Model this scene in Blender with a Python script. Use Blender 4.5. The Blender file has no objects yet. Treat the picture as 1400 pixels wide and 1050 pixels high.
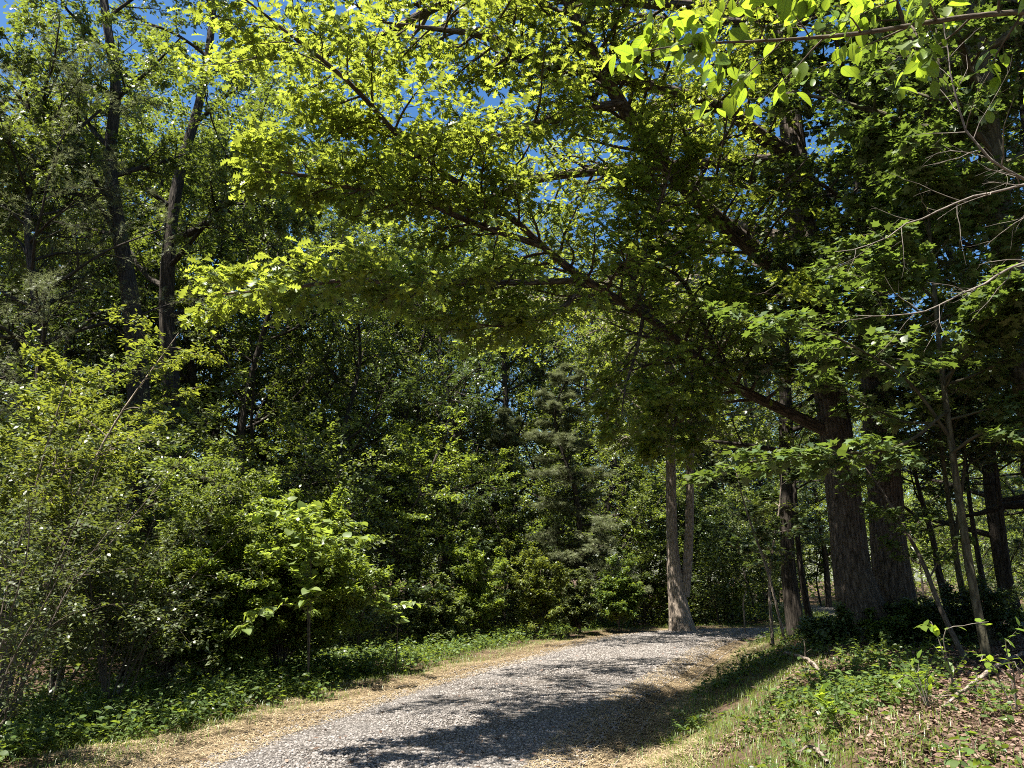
import bpy, math
import numpy as np
from math import radians as RAD

S = bpy.context.scene
COL = S.collection
rng = np.random.default_rng(11)
CAMZ, PITCH, FPX = 1.6, RAD(14.2), 1051.0
UP = np.array([0., 0., 1.])


def nz(v):
    return v / np.maximum(np.linalg.norm(v, axis=-1, keepdims=True), 1e-9)


def at(px, py, y):
    """world point seen at photo pixel (1400x1050) at forward distance y"""
    u, v = (px - 700) / FPX, (525 - py) / FPX
    dy = math.cos(PITCH) - v * math.sin(PITCH)
    dz = math.sin(PITCH) + v * math.cos(PITCH)
    return np.array([u / dy * y, y, CAMZ + dz / dy * y])


def flat_at(px, py, z=0.0):
    p = at(px, py, 1.0)
    t = (z - CAMZ) / (p[2] - CAMZ)
    return np.array([p[0] * t, t, z])


# ------------------------------------------------------------------ materials
def new_mat(name):
    m = bpy.data.materials.new(name)
    m.use_nodes = True
    nt = m.node_tree
    nt.nodes.clear()
    out = nt.nodes.new('ShaderNodeOutputMaterial')
    return m, nt, out


def nd(nt, typ, **kw):
    n = nt.nodes.new(typ)
    for k, v in kw.items():
        if k in n.inputs:
            n.inputs[k].default_value = v
        else:
            setattr(n, k, v)
    return n


def ramp(nt, stops, interp='LINEAR'):
    r = nt.nodes.new('ShaderNodeValToRGB')
    r.color_ramp.interpolation = interp
    els = r.color_ramp.elements
    while len(els) < len(stops):
        els.new(0.5)
    for e, (p, c) in zip(els, stops):
        e.position = p
        e.color = (*c, 1)
    return r


def leaf_mat(name, cols, trans, tmix=0.4, rough=0.42, spec=0.5, veins=False):
    m, nt, out = new_mat(name)
    L = nt.links.new
    g = nd(nt, 'ShaderNodeNewGeometry')
    n = len(cols)
    r1 = ramp(nt, [(i / (n - 1), c) for i, c in enumerate(cols)])
    L(g.outputs['Random Per Island'], r1.inputs[0])
    hs = nd(nt, 'ShaderNodeHueSaturation')
    L(r1.outputs[0], hs.inputs['Color'])
    mp = nd(nt, 'ShaderNodeMath', operation='MULTIPLY_ADD')
    mul = nd(nt, 'ShaderNodeMath', operation='FRACT')
    m7 = nd(nt, 'ShaderNodeMath', operation='MULTIPLY')
    m7.inputs[1].default_value = 37.7
    L(g.outputs['Random Per Island'], m7.inputs[0]); L(m7.outputs[0], mul.inputs[0])
    L(mul.outputs[0], mp.inputs[0]); mp.inputs[1].default_value = 0.7; mp.inputs[2].default_value = 0.65
    L(mp.outputs[0], hs.inputs['Value'])
    p = nd(nt, 'ShaderNodeBsdfPrincipled', Roughness=rough)
    p.inputs['Specular IOR Level'].default_value = spec
    L(hs.outputs[0], p.inputs['Base Color'])
    t = nd(nt, 'ShaderNodeBsdfTranslucent')
    tv = nd(nt, 'ShaderNodeHueSaturation')
    tv.inputs['Color'].default_value = (*trans, 1)
    L(mp.outputs[0], tv.inputs['Value'])
    tcol = tv.outputs[0]
    if veins:
        a = nd(nt, 'ShaderNodeAttribute', attribute_name='lf')
        sx = nd(nt, 'ShaderNodeSeparateXYZ'); L(a.outputs['Vector'], sx.inputs[0])
        ab = nd(nt, 'ShaderNodeMath', operation='ABSOLUTE'); L(sx.outputs[1], ab.inputs[0])
        mr = nd(nt, 'ShaderNodeMath', operation='LESS_THAN'); L(ab.outputs[0], mr.inputs[0]); mr.inputs[1].default_value = .016
        k1 = nd(nt, 'ShaderNodeMath', operation='MULTIPLY_ADD'); L(ab.outputs[0], k1.inputs[0]); k1.inputs[1].default_value = -.9; L(sx.outputs[0], k1.inputs[2])
        k2 = nd(nt, 'ShaderNodeMath', operation='MULTIPLY'); L(k1.outputs[0], k2.inputs[0]); k2.inputs[1].default_value = 9
        k3 = nd(nt, 'ShaderNodeMath', operation='PINGPONG'); L(k2.outputs[0], k3.inputs[0]); k3.inputs[1].default_value = .5
        k4 = nd(nt, 'ShaderNodeMath', operation='LESS_THAN'); L(k3.outputs[0], k4.inputs[0]); k4.inputs[1].default_value = .07
        k5 = nd(nt, 'ShaderNodeMath', operation='MAXIMUM'); L(mr.outputs[0], k5.inputs[0]); L(k4.outputs[0], k5.inputs[1])
        ns = nd(nt, 'ShaderNodeTexNoise', Scale=5, Detail=3)
        tco = nd(nt, 'ShaderNodeTexCoord'); L(tco.outputs['Object'], ns.inputs['Vector']); ns.inputs['Scale'].default_value = 40
        k6 = nd(nt, 'ShaderNodeMath', operation='MULTIPLY_ADD'); L(k5.outputs[0], k6.inputs[0]); k6.inputs[1].default_value = .55
        k7 = nd(nt, 'ShaderNodeMath', operation='MULTIPLY'); L(ns.outputs[0], k7.inputs[0]); k7.inputs[1].default_value = .4; L(k7.outputs[0], k6.inputs[2])
        vm = nd(nt, 'ShaderNodeMix', data_type='RGBA')
        L(k6.outputs[0], vm.inputs[0]); L(tcol, vm.inputs[6]); vm.inputs[7].default_value = (trans[0] * .35, trans[1] * .5, trans[2], 1)
        tcol = vm.outputs[2]
    L(tcol, t.inputs['Color'])
    mx = nd(nt, 'ShaderNodeMixShader')
    mx.inputs[0].default_value = tmix
    L(p.outputs[0], mx.inputs[1]); L(t.outputs[0], mx.inputs[2]); L(mx.outputs[0], out.inputs[0])
    return m


def bark_mat(name, dark, light, scale=22, stretch=.13, bump=.6, moss=None):
    m, nt, out = new_mat(name)
    L = nt.links.new
    a = nd(nt, 'ShaderNodeAttribute', attribute_name='bark')
    mp = nd(nt, 'ShaderNodeMapping')
    mp.inputs['Scale'].default_value = (1, 1, stretch)
    L(a.outputs['Vector'], mp.inputs['Vector'])
    n1 = nd(nt, 'ShaderNodeTexNoise', Scale=scale, Detail=6, Roughness=.62, Distortion=.6)
    v1 = nd(nt, 'ShaderNodeTexVoronoi', Scale=scale * .8, feature='DISTANCE_TO_EDGE')
    n2 = nd(nt, 'ShaderNodeTexNoise', Scale=2.2, Detail=4, Roughness=.6)
    L(mp.outputs[0], n1.inputs['Vector']); L(mp.outputs[0], v1.inputs['Vector']); L(a.outputs['Vector'], n2.inputs['Vector'])
    mul = nd(nt, 'ShaderNodeMath', operation='MULTIPLY_ADD')
    L(v1.outputs['Distance'], mul.inputs[0]); mul.inputs[1].default_value = 1.1; L(n1.outputs['Fac'], mul.inputs[2])
    r = ramp(nt, [(.38, dark), (.62, tuple((x + y) / 2 for x, y in zip(dark, light))), (.9, light)])
    L(mul.outputs[0], r.inputs[0])
    mix = nd(nt, 'ShaderNodeMix', data_type='RGBA')
    r2 = ramp(nt, [(.45, (0, 0, 0)), (.7, (1, 1, 1))])
    L(n2.outputs['Fac'], r2.inputs[0]); L(r2.outputs[0], mix.inputs[0])
    L(r.outputs[0], mix.inputs[6])
    mc = moss or tuple(x * .8 for x in light)
    mix.inputs[7].default_value = (*mc, 1)
    fac = nd(nt, 'ShaderNodeMath', operation='MULTIPLY')
    L(r2.outputs[0], fac.inputs[0]); fac.inputs[1].default_value = .35
    nt.links.new(fac.outputs[0], mix.inputs[0])
    p = nd(nt, 'ShaderNodeBsdfPrincipled', Roughness=.9)
    p.inputs['Specular IOR Level'].default_value = .15
    L(mix.outputs[2], p.inputs['Base Color'])
    b = nd(nt, 'ShaderNodeBump', Strength=bump, Distance=.05)
    L(mul.outputs[0], b.inputs['Height']); L(b.outputs[0], p.inputs['Normal'])
    L(p.outputs[0], out.inputs[0])
    return m


def island_mat(name, cols, rough=.8, tmix=0., spec=.2):
    m, nt, out = new_mat(name)
    L = nt.links.new
    g = nd(nt, 'ShaderNodeNewGeometry')
    r = ramp(nt, [(i / (len(cols) - 1), c) for i, c in enumerate(cols)])
    L(g.outputs['Random Per Island'], r.inputs[0])
    p = nd(nt, 'ShaderNodeBsdfPrincipled', Roughness=rough)
    p.inputs['Specular IOR Level'].default_value = spec
    L(r.outputs[0], p.inputs['Base Color'])
    if tmix:
        t = nd(nt, 'ShaderNodeBsdfTranslucent')
        L(r.outputs[0], t.inputs['Color'])
        mx = nd(nt, 'ShaderNodeMixShader'); mx.inputs[0].default_value = tmix
        L(p.outputs[0], mx.inputs[1]); L(t.outputs[0], mx.inputs[2]); L(mx.outputs[0], out.inputs[0])
    else:
        L(p.outputs[0], out.inputs[0])
    return m


M = dict(
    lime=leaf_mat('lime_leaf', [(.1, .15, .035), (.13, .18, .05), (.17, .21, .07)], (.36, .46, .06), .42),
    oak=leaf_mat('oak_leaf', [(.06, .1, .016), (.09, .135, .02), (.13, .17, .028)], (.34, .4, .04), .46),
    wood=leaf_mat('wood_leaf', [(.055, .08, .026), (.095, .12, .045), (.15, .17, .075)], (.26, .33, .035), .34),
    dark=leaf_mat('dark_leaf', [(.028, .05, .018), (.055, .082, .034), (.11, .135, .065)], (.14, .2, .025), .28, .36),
    maple=leaf_mat('maple_leaf', [(.045, .075, .028), (.075, .11, .042), (.12, .15, .06)], (.2, .29, .035), .3, .36, .45),
    yellow=leaf_mat('yellow_leaf', [(.065, .095, .022), (.095, .125, .03), (.13, .155, .042)], (.28, .32, .03), .38),
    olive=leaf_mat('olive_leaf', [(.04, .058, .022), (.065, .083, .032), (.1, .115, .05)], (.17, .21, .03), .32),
    big=leaf_mat('broad_leaf', [(.08, .14, .02), (.11, .18, .024), (.14, .2, .03)], (.42, .54, .03), .5, .4, veins=True),
    bush=leaf_mat('bush_leaf', [(.07, .115, .026), (.11, .155, .035), (.16, .2, .05)], (.34, .43, .035), .38),
    needle=leaf_mat('needle', [(.09, .115, .055), (.13, .15, .07), (.18, .19, .1)], (.22, .25, .1), .25, .5, .3),
    herb=leaf_mat('herb_leaf', [(.045, .082, .02), (.07, .115, .028), (.1, .14, .04)], (.25, .33, .03), .36),
    grass=leaf_mat('grass_blade', [(.07, .12, .02), (.1, .15, .025), (.14, .17, .04)], (.3, .38, .05), .35),
    bark_oak=bark_mat('oak_bark', (.02, .016, .012), (.14, .112, .088), 20, .24, 1.),
    bark_dark=bark_mat('dark_bark', (.012, .01, .008), (.07, .058, .046), 26, .15, .7),
    bark_grey=bark_mat('grey_bark', (.075, .06, .046), (.36, .295, .235), 24, .22, .9),
    bark_mossy=bark_mat('lichen_bark', (.03, .027, .018), (.12, .108, .07), 18, .3, .7, (.08, .085, .04)),
    twig=bark_mat('twig_bark', (.04, .032, .025), (.14, .115, .09), 60, .2, .3),
    pale=bark_mat('pale_twig', (.075, .064, .053), (.23, .2, .165), 60, .2, .3),
    stone=island_mat('gravel_stone', [(.08, .071, .064), (.15, .135, .122), (.2, .181, .164), (.28, .255, .234), (.135, .121, .109)], .85),
    straw=island_mat('straw', [(.17, .122, .068), (.3, .23, .138), (.41, .325, .2), (.22, .165, .095)], .8, .15),
    litter=island_mat('dead_leaf', [(.045, .027, .018), (.1, .063, .044), (.165, .106, .078), (.25, .172, .132), (.075, .045, .03)], .7, .12),
)


# ------------------------------------------------------------------ mesh helpers
def mesh_obj(name, V, F, mat, parent=None, attr=None, smooth=False, origin=None):
    V = np.asarray(V, dtype=np.float32)
    if origin is not None:
        V = V - np.asarray(origin, dtype=np.float32)
    me = bpy.data.meshes.new(name)
    me.vertices.add(len(V))
    me.vertices.foreach_set('co', V.ravel())
    F = np.asarray(F, dtype=np.int32)
    nf, k = F.shape
    me.loops.add(nf * k)
    me.loops.foreach_set('vertex_index', F.ravel())
    me.polygons.add(nf)
    me.polygons.foreach_set('loop_start', np.arange(0, nf * k, k, dtype=np.int32))
    if smooth:
        me.polygons.foreach_set('use_smooth', np.ones(nf, dtype=bool))
    me.update(calc_edges=True)
    if attr is not None:
        for an, av in attr.items():
            if av.ndim == 2:
                A = me.attributes.new(an, 'FLOAT_VECTOR', 'POINT')
                A.data.foreach_set('vector', av.astype(np.float32).ravel())
            else:
                A = me.attributes.new(an, 'FLOAT', 'POINT')
                A.data.foreach_set('value', av.astype(np.float32).ravel())
    me.materials.append(mat)
    o = bpy.data.objects.new(name, me)
    COL.objects.link(o)
    if parent is not None:
        o.parent = parent
    elif origin is not None:
        o.location = origin
    return o


def tag(o, label=None, cat=None, group=None, kind=None):
    if label: o['label'] = label
    if cat: o['category'] = cat
    if group: o['group'] = group
    if kind: o['kind'] = kind
    return o


def thing(name, base, label, cat='tree', group=None):
    o = bpy.data.objects.new(name, None)
    COL.objects.link(o)
    o.location = base
    o.empty_display_size = .3
    return tag(o, label, cat, group)


def dup(root, loc, rz, sc, label=None, group=None, sz=None):
    r = root.copy()
    COL.objects.link(r)
    r.location = loc
    r.rotation_euler = (0, 0, rz)
    r.scale = (sc, sc, sz or sc)
    if label: r['label'] = label
    if group: r['group'] = group
    for ch in list(root.children):
        c = ch.copy()
        COL.objects.link(c)
        c.parent = r
    return r


class Tubes:
    """collects tapered tubes of one part (all quads)"""
    def __init__(s):
        s.V, s.F, s.B, s.n = [], [], [], 0

    def add(s, P, R, sides=5, rough=0., seed=0):
        P = np.asarray(P, float); R = np.asarray(R, float)
        if P.ndim == 2:
            P, R = P[None], R[None]
        n, K, _ = P.shape
        T = nz(np.gradient(P, axis=1))
        ref = np.where(np.abs(T[:, :1, 2:3]) > .8, np.array([1., 0, 0]), UP)
        ref = np.broadcast_to(ref, T.shape)
        A = nz(np.cross(T, ref)); B = np.cross(T, A)
        th = np.arange(sides) * 2 * np.pi / sides
        ca, sa = np.cos(th), np.sin(th)
        rr = R[:, :, None] * np.ones(sides)
        if rough:
            q = np.random.default_rng(seed)
            ph = q.uniform(0, 6.28, 6)
            L = np.concatenate([[0], np.cumsum(np.linalg.norm(np.diff(P[0], axis=0), axis=1))])[:, None]
            bump = (np.sin(3 * th + ph[0] + L * .9) + np.sin(5 * th + ph[1] - L * 1.7) * .6 + np.sin(2 * th + ph[2] + L * 2.3) * .7
                    + np.sin(11 * th + ph[3] + 1.2 * np.sin(L * 3)) * .35 + np.sin(17 * th + ph[4] + 1.5 * np.sin(L * 4 + 1)) * .3)
            rr = rr * (1 + rough * bump + q.normal(0, rough * .25, (K, sides)))
        V = P[:, :, None] + rr[..., None] * (ca[:, None] * A[:, :, None] + sa[:, None] * B[:, :, None])
        seg = np.concatenate([np.zeros((n, 1)), np.cumsum(np.linalg.norm(np.diff(P, axis=1), axis=2), axis=1)], axis=1)
        seg = seg + (np.arange(n) * 1.37)[:, None]
        bk = np.stack([R[..., None] * ca, R[..., None] * sa, np.repeat(seg[..., None], sides, 2)], -1)
        idx = np.arange(n * K * sides).reshape(n, K, sides)
        a = idx[:, :-1]; b = idx[:, 1:]
        F = np.stack([a, np.roll(a, -1, 2), np.roll(b, -1, 2), b], -1).reshape(-1, 4)
        s.V.append(V.reshape(-1, 3)); s.B.append(bk.reshape(-1, 3)); s.F.append(F + s.n)
        s.n += V.size // 3
        return s

    def build(s, name, mat, parent, origin):
        return mesh_obj(name, np.concatenate(s.V), np.concatenate(s.F), mat, parent,
                        {'bark': np.concatenate(s.B)}, True, origin)


def crom(W, R, k):
    """smooth resample of way points W with radii R to k points"""
    W = np.asarray(W, float); R = np.asarray(R, float)
    d = np.concatenate([[0], np.cumsum(np.linalg.norm(np.diff(W, axis=0), axis=1))])
    t = np.linspace(0, d[-1], k)
    E = np.vstack([2 * W[0] - W[1], W, 2 * W[-1] - W[-2]])
    i = np.clip(np.searchsorted(d, t, side='right') - 1, 0, len(W) - 2)
    u = ((t - d[i]) / np.maximum(d[i + 1] - d[i], 1e-9))[:, None]
    p0, p1, p2, p3 = E[i], E[i + 1], E[i + 2], E[i + 3]
    P = .5 * (2 * p1 + (p2 - p0) * u + (2 * p0 - 5 * p1 + 4 * p2 - p3) * u ** 2 + (3 * p1 - p0 - 3 * p2 + p3) * u ** 3)
    return P, np.interp(t, d, R)


def sample(P, R, t):
    n, K, _ = P.shape
    f = t * (K - 1)
    i = np.clip(f.astype(int), 0, K - 2)
    u = (f - i)[..., None]
    ar = np.arange(n)[:, None]
    p = P[ar, i] * (1 - u) + P[ar, i + 1] * u
    T = nz(P[ar, i + 1] - P[ar, i])
    r = R[ar, i] * (1 - u[..., 0]) + R[ar, i + 1] * u[..., 0]
    return p, T, r


def spawn(P, R, m, t0, t1, ang, ln, k, q, flat=0., up=0., wob=.15, rad=.6, absl=False, rmax=9, shrink=.6, az=None):
    """m children on every branch of P"""
    n = len(P)
    t = t0 + (t1 - t0) * (np.arange(m) + q.random((n, m))) / m
    p, T, r = sample(P, R, t)
    plen = np.linalg.norm(np.diff(P, axis=1), axis=2).sum(1)[:, None]
    sgn = np.where((np.arange(m)[None] + q.integers(0, 2, (n, 1))) % 2 == 0, 1., -1.)
    side = nz(np.cross(T, UP) + 1e-6) * sgn[..., None]
    a1 = nz(np.cross(T, np.where(np.abs(T[..., 2:3]) > .9, np.array([1., 0, 0]), UP)))
    b1 = np.cross(T, a1)
    ph = np.arange(m)[None] * 2.4 + q.random((n, 1)) * 6.28 + q.normal(0, .4, (n, m))
    if az is not None:
        ph = az[0] + (az[1] - az[0]) * q.random((n, m))
    rp = np.cos(ph)[..., None] * a1 + np.sin(ph)[..., None] * b1
    perp = nz(rp * (1 - flat) + side * flat)
    an = (ang * q.uniform(.75, 1.25, (n, m)))[..., None]
    d = nz(np.cos(an) * T + np.sin(an) * perp)
    if absl:
        L = ln(t) if callable(ln) else np.full_like(t, ln)
    else:
        L = ln * plen * (1 - shrink * t)
    L = L * q.uniform(.65, 1.2, (n, m))
    n2 = n * m
    d = d.reshape(n2, 3); L = L.reshape(n2)
    C = np.empty((n2, k, 3))
    C[:, 0] = p.reshape(n2, 3)
    for i in range(1, k):
        d = nz(d + up * UP / k * 2 + q.normal(0, wob, (n2, 3)))
        C[:, i] = C[:, i - 1] + d * (L / (k - 1))[:, None]
    r0 = np.minimum(r.reshape(n2) * rad, rmax)
    RR = r0[:, None] * np.linspace(1, .25, k)[None]
    return C, RR


# ------------------------------------------------------------------ leaf shapes (length 1 along x)
def strip_leaf(xs, ws, shift=None, fold=.12, droop=.12):
    xs = np.array(xs); ws = np.array(ws)
    sh = np.zeros_like(xs) if shift is None else np.array(shift)
    V, F = [], []
    for x, w, s_ in zip(xs, ws, sh):
        zc = -droop * x * x
        V += [(x, 0, zc), (x + s_, w, zc + fold * w), (x + s_, -w, zc + fold * w)]
    for i in range(len(xs) - 1):
        a, b = 3 * i, 3 * i + 3
        F += [(a, b, b + 1), (a, b + 1, a + 1), (a, a + 2, b + 2), (a, b + 2, b)]
    return np.array(V, float), np.array(F)


def polar_leaf(c, pts, fold=.1, droop=.15):
    ring = []
    for a, r in pts:
        ring.append((c + r * math.cos(RAD(a)), r * math.sin(RAD(a))))
    for a, r in pts[::-1]:
        if 0 < a < 180:
            ring.append((c + r * math.cos(RAD(a)), -r * math.sin(RAD(a))))
    V = [(c, 0, -droop * c * c)] + [(x, y, -droop * x * x + fold * abs(y)) for x, y in ring]
    n = len(ring)
    return np.array(V, float), np.array([(0, 1 + i, 1 + (i + 1) % n) for i in range(n)])


LEAF = dict(
    dia=(np.array([(0, 0, 0), (.45, -.27, .05), (1, 0, -.08), (.45, .27, .05)], float), np.array([(0, 1, 2), (0, 2, 3)])),
    ovate=strip_leaf([0, .25, .6, 1], [.02, .24, .22, .0]),
    oval=strip_leaf([0, .08, .2, .35, .5, .65, .8, .92, 1], [.0, .12, .22, .29, .3, .27, .19, .08, 0], fold=.25, droop=.2),
    oak=strip_leaf([0, .16, .26, .36, .46, .56, .66, .76, .86, 1],
                   [.015, .06, .2, .07, .33, .09, .38, .1, .24, .0],
                   [0, 0, .05, 0, .08, 0, .08, 0, .06, 0], fold=.2, droop=.2),
    maple=polar_leaf(.38, [(0, .64), (22, .34), (48, .56), (80, .3), (112, .46), (148, .3), (180, .3)]),
    heart=polar_leaf(.42, [(0, .6), (30, .46), (60, .45), (95, .47), (130, .52), (158, .5), (180, .34)], .15, .25),
    needles=(np.array([(0, 0, 0), (.25, -.02, .01), (.55, -.3, .05), (.2, .02, .01), (.3, 0, 0), (.5, .3, .04), (.35, -.02, 0), (.4, .02, 0), (1, .02, -.05),
                       (.5, -.02, 0), (.55, .01, 0), (.85, -.24, .02), (.55, -.01, 0), (.6, .02, 0), (.88, .24, .02)], float),
             np.array([(0, 1, 2), (3, 4, 5), (6, 7, 8), (9, 10, 11), (12, 13, 14)])),
)


def place_leaves(pos, d, nrm, size, tmpl):
    TV, TF = LEAF[tmpl]
    d = nz(d)
    z = nz(nrm - (nrm * d).sum(-1, keepdims=True) * d)
    y = np.cross(z, d)
    s = size[:, None, None]
    V = pos[:, None] + s * (TV[None, :, 0:1] * d[:, None] + TV[None, :, 1:2] * y[:, None] + TV[None, :, 2:3] * z[:, None])
    F = TF[None] + (np.arange(len(pos)) * len(TV))[:, None, None]
    return V.reshape(-1, 3).astype(np.float32), F.reshape(-1, 3)


def leaves_on(P, per, q, size, tmpl, t0=.15, spread=.9, tilt=.45, droop=.15, jit=.03):
    n = len(P)
    R = np.ones(P.shape[:2])
    t = t0 + (1 - t0) * (np.arange(per) + q.random((n, per))) / per
    p, T, _ = sample(P, R, t)
    sgn = np.where(np.arange(per) % 2 == 0, 1., -1.)[None, :, None]
    side = nz(np.cross(T, UP) + q.normal(0, .25, T.shape)) * sgn
    d = T * .7 + side * spread + q.normal(0, .3, T.shape) - UP * droop
    nr = UP + q.normal(0, tilt, T.shape)
    N = n * per
    pos = (p + q.normal(0, jit, p.shape)).reshape(N, 3)
    return place_leaves(pos, d.reshape(N, 3), nr.reshape(N, 3), size * q.uniform(.4, 1.25, N), tmpl)


def join(parts):
    V, F, n = [], [], 0
    for v, f in parts:
        V.append(v); F.append(f + n); n += len(v)
    return np.concatenate(V), np.concatenate(F)


EXTRA = {}


def tree(name, label, W, R, q, limbs=16, t0=.3, t1=1., ang=1.1, limblen=None, subs=8, twigs=6, per=10, size=.1, tmpl='dia',
         leafmat='wood', bark='bark_dark', flat=.2, up=.12, sublen=.5, twiglen=.5, tilt=.45, droop=.15, sides=10, k=24, rough=.03,
         cat='tree', group=None, extra=(), branch_mat=None, limb_r=.5, trunk_name='trunk', crown_name='crown', az=None, fork=(), flare=0., twig_r=.006):
    """a trunk along way points W, limbs, twigs and a crown of leaves; extra = explicit limbs [(W, R, spec)]"""
    W = np.asarray(W, float)
    base = W[0].copy()
    root = thing(name, base, label, cat, group)
    P, RR = crom(W, R, k)
    if flare:
        h = np.linalg.norm(P - P[0], axis=1)
        RR = RR * (1 + flare * np.exp(-h / .45))
    tr = Tubes().add(P, RR, sides, rough, int(q.integers(1e6)))
    bundles = []
    for fw, fr in fork:
        fp, frr = crom(fw, fr, k)
        tr.add(fp, frr, sides, rough, int(q.integers(1e6)))
        bundles.append((fp, frr))
    bundles.append((P, RR))
    LV = []
    ll = limblen or (lambda t: 3.0 * (1.15 - t))
    for (bp, br) in bundles:
        if not limbs: continue
        l1, r1 = spawn(bp[None], br[None], limbs, t0, t1, ang, ll, 8, q, 0, up, .12, limb_r, True, .12, az=az)
        tr.add(l1, r1, 5)
        leafy(tr, LV, l1, r1, q, subs, twigs, per, size, tmpl, flat, sublen, twiglen, tilt, droop, twig_r)
    tr.build(trunk_name, M[bark], root, base)
    for ew, er, spec in extra:
        ep, err = crom(ew, er, max(10, 3 * len(ew)))
        sp = dict(subs=9, t0=.25, sublen=1.3, twigs=8, per=9, tw=.5, size=size, flat=.75, tilt=.36, up=.04)
        sp.update(spec)
        lt = Tubes().add(ep, err, 8, rough, int(q.integers(1e6)))
        s1, sr1 = spawn(ep[None], err[None], sp['subs'], sp['t0'], 1, .95, (lambda t, L=sp['sublen']: L * (1.2 - .65 * t)), 7, q, sp['flat'], sp['up'], .13, .5, True, .035)
        lt.add(s1, sr1, 5)
        s2, sr2 = spawn(s1, sr1, sp['twigs'], .12, 1, .85, sp['tw'], 5, q, sp['flat'], .03, .14, .5, False, .01, shrink=.4)
        lt.add(s2, sr2, 3)
        LV.append(leaves_on(s2, sp['per'], q, sp['size'], tmpl, .2, tilt=sp['tilt'], droop=droop))
        LV.append(leaves_on(s1, sp['per'] + 3, q, sp['size'], tmpl, .4, tilt=sp['tilt'], droop=droop))
        lt.build('limb', M[branch_mat or bark], root, base)
    if LV:
        V, F = join(LV)
        n_t = len(LEAF[tmpl][0])
        mesh_obj(crown_name, V, F, M[leafmat], root, {'lf': np.tile(LEAF[tmpl][0], (len(V) // n_t, 1))} if leafmat == 'big' else None, origin=base)
    return root


def leafy(tr, LV, l1, r1, q, subs, twigs, per, size, tmpl, flat, sublen, twiglen, tilt, droop, twig_r=.006):
    s1, sr1 = spawn(l1, r1, subs, .18, 1, .9, sublen, 6, q, flat, .06, .15, .55, False, .03)
    tr.add(s1, sr1, 4)
    s2, sr2 = spawn(s1, sr1, twigs, .1, 1, .85, twiglen, 4, q, flat, .02, .16, .5, False, twig_r, shrink=.35)
    tr.add(s2, sr2, 3)
    LV.append(leaves_on(s2, per, q, size, tmpl, .15, tilt=tilt, droop=droop))
    LV.append(leaves_on(s1, per, q, size, tmpl, .35, tilt=tilt, droop=droop))


# ------------------------------------------------------------------ terrain
Lp = [(290, 1050), (460, 981), (552, 947), (631, 923), (751, 889), (837, 867), (905, 858.5)]
Rp = [(740, 1050), (820, 981), (871, 943), (905, 928), (944, 909), (988, 882), (1036, 866)]
Lg = np.array([flat_at(*p)[:2] for p in Lp]); Rg = np.array([flat_at(*p)[:2] for p in Rp])
mid = (Lg + Rg) / 2
CW = np.vstack([[(-3.6, -12), (-2.6, -2)], mid[:-1] * 1.0, [mid[-1] * [1, .97], (11.0, 26.2), (14.5, 30.5), (16.5, 38), (17.5, 50), (18, 70)]])
cw3 = np.c_[CW, np.zeros(len(CW))]
CL, _ = crom(cw3, np.ones(len(cw3)), 160)
CL = CL[:, :2]
HW = 1.72


def road_dist(x, y):
    """signed distance to the track's centre line (right positive)"""
    p = np.stack([x.ravel(), y.ravel()], 1)
    best = np.full(len(p), 1e9); sg = np.ones(len(p))
    for i in range(len(CL) - 1):
        a, b = CL[i], CL[i + 1]
        ab = b - a
        t = np.clip(((p - a) @ ab) / (ab @ ab), 0, 1)
        e = p - (a + t[:, None] * ab)
        d = np.hypot(e[:, 0], e[:, 1])
        m = d < best
        best[m] = d[m]
        sg[m] = np.sign(ab[1] * e[m, 0] - ab[0] * e[m, 1])
    return (best * sg).reshape(x.shape)


def sstep(a, b, x):
    t = np.clip((x - a) / (b - a), 0, 1)
    return t * t * (3 - 2 * t)


def wob(x, y):
    return (np.sin(x * 1.7 + y * .6) * np.sin(y * 1.3 - x * .4) + .6 * np.sin(x * 3.1 - y * 2.3 + 1) + .4 * np.sin(x * 6.3 + 2) * np.sin(y * 5.7)
            + .3 * np.sin(x * 11 + y * 4) * np.sin(y * 12.7 - x * 3))


def height(x, y):
    x = np.asarray(x, float); y = np.asarray(y, float)
    d = road_dist(x, y)
    er = d - HW; el = -d - HW
    near = np.clip(1 - (y - 20) / 12, 0.15, 1)
    z = np.where(d > 0, -.1 * np.exp(-((er - .35) / .35) ** 2) + near * .62 * sstep(.45, 2.9, er) + .012 * np.clip(er - 3, 0, 40),
                 -.04 * sstep(0, .8, el) - .35 * sstep(1.5, 6, el) + .02 * np.clip(el - 12, 0, 80))
    off = sstep(HW * .9, HW + .9, np.abs(d))
    return z + .035 * wob(x, y) * off - .03 * (1 - off) * (np.abs(d) / HW) ** 2 - .004 * off


def H(x, y):
    return float(height(np.array([x]), np.array([y]))[0])


def over(px, py, z):
    """place above the track from which the sun throws a shade on that part of it"""
    p = flat_at(px, py)
    return p + z * np.array([-.29 / .92, -.26 / .92, 1])


def on_ground(px, y):
    p = at(px, 800, y)
    return np.array([p[0], y, H(p[0], y) - .03])


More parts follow.
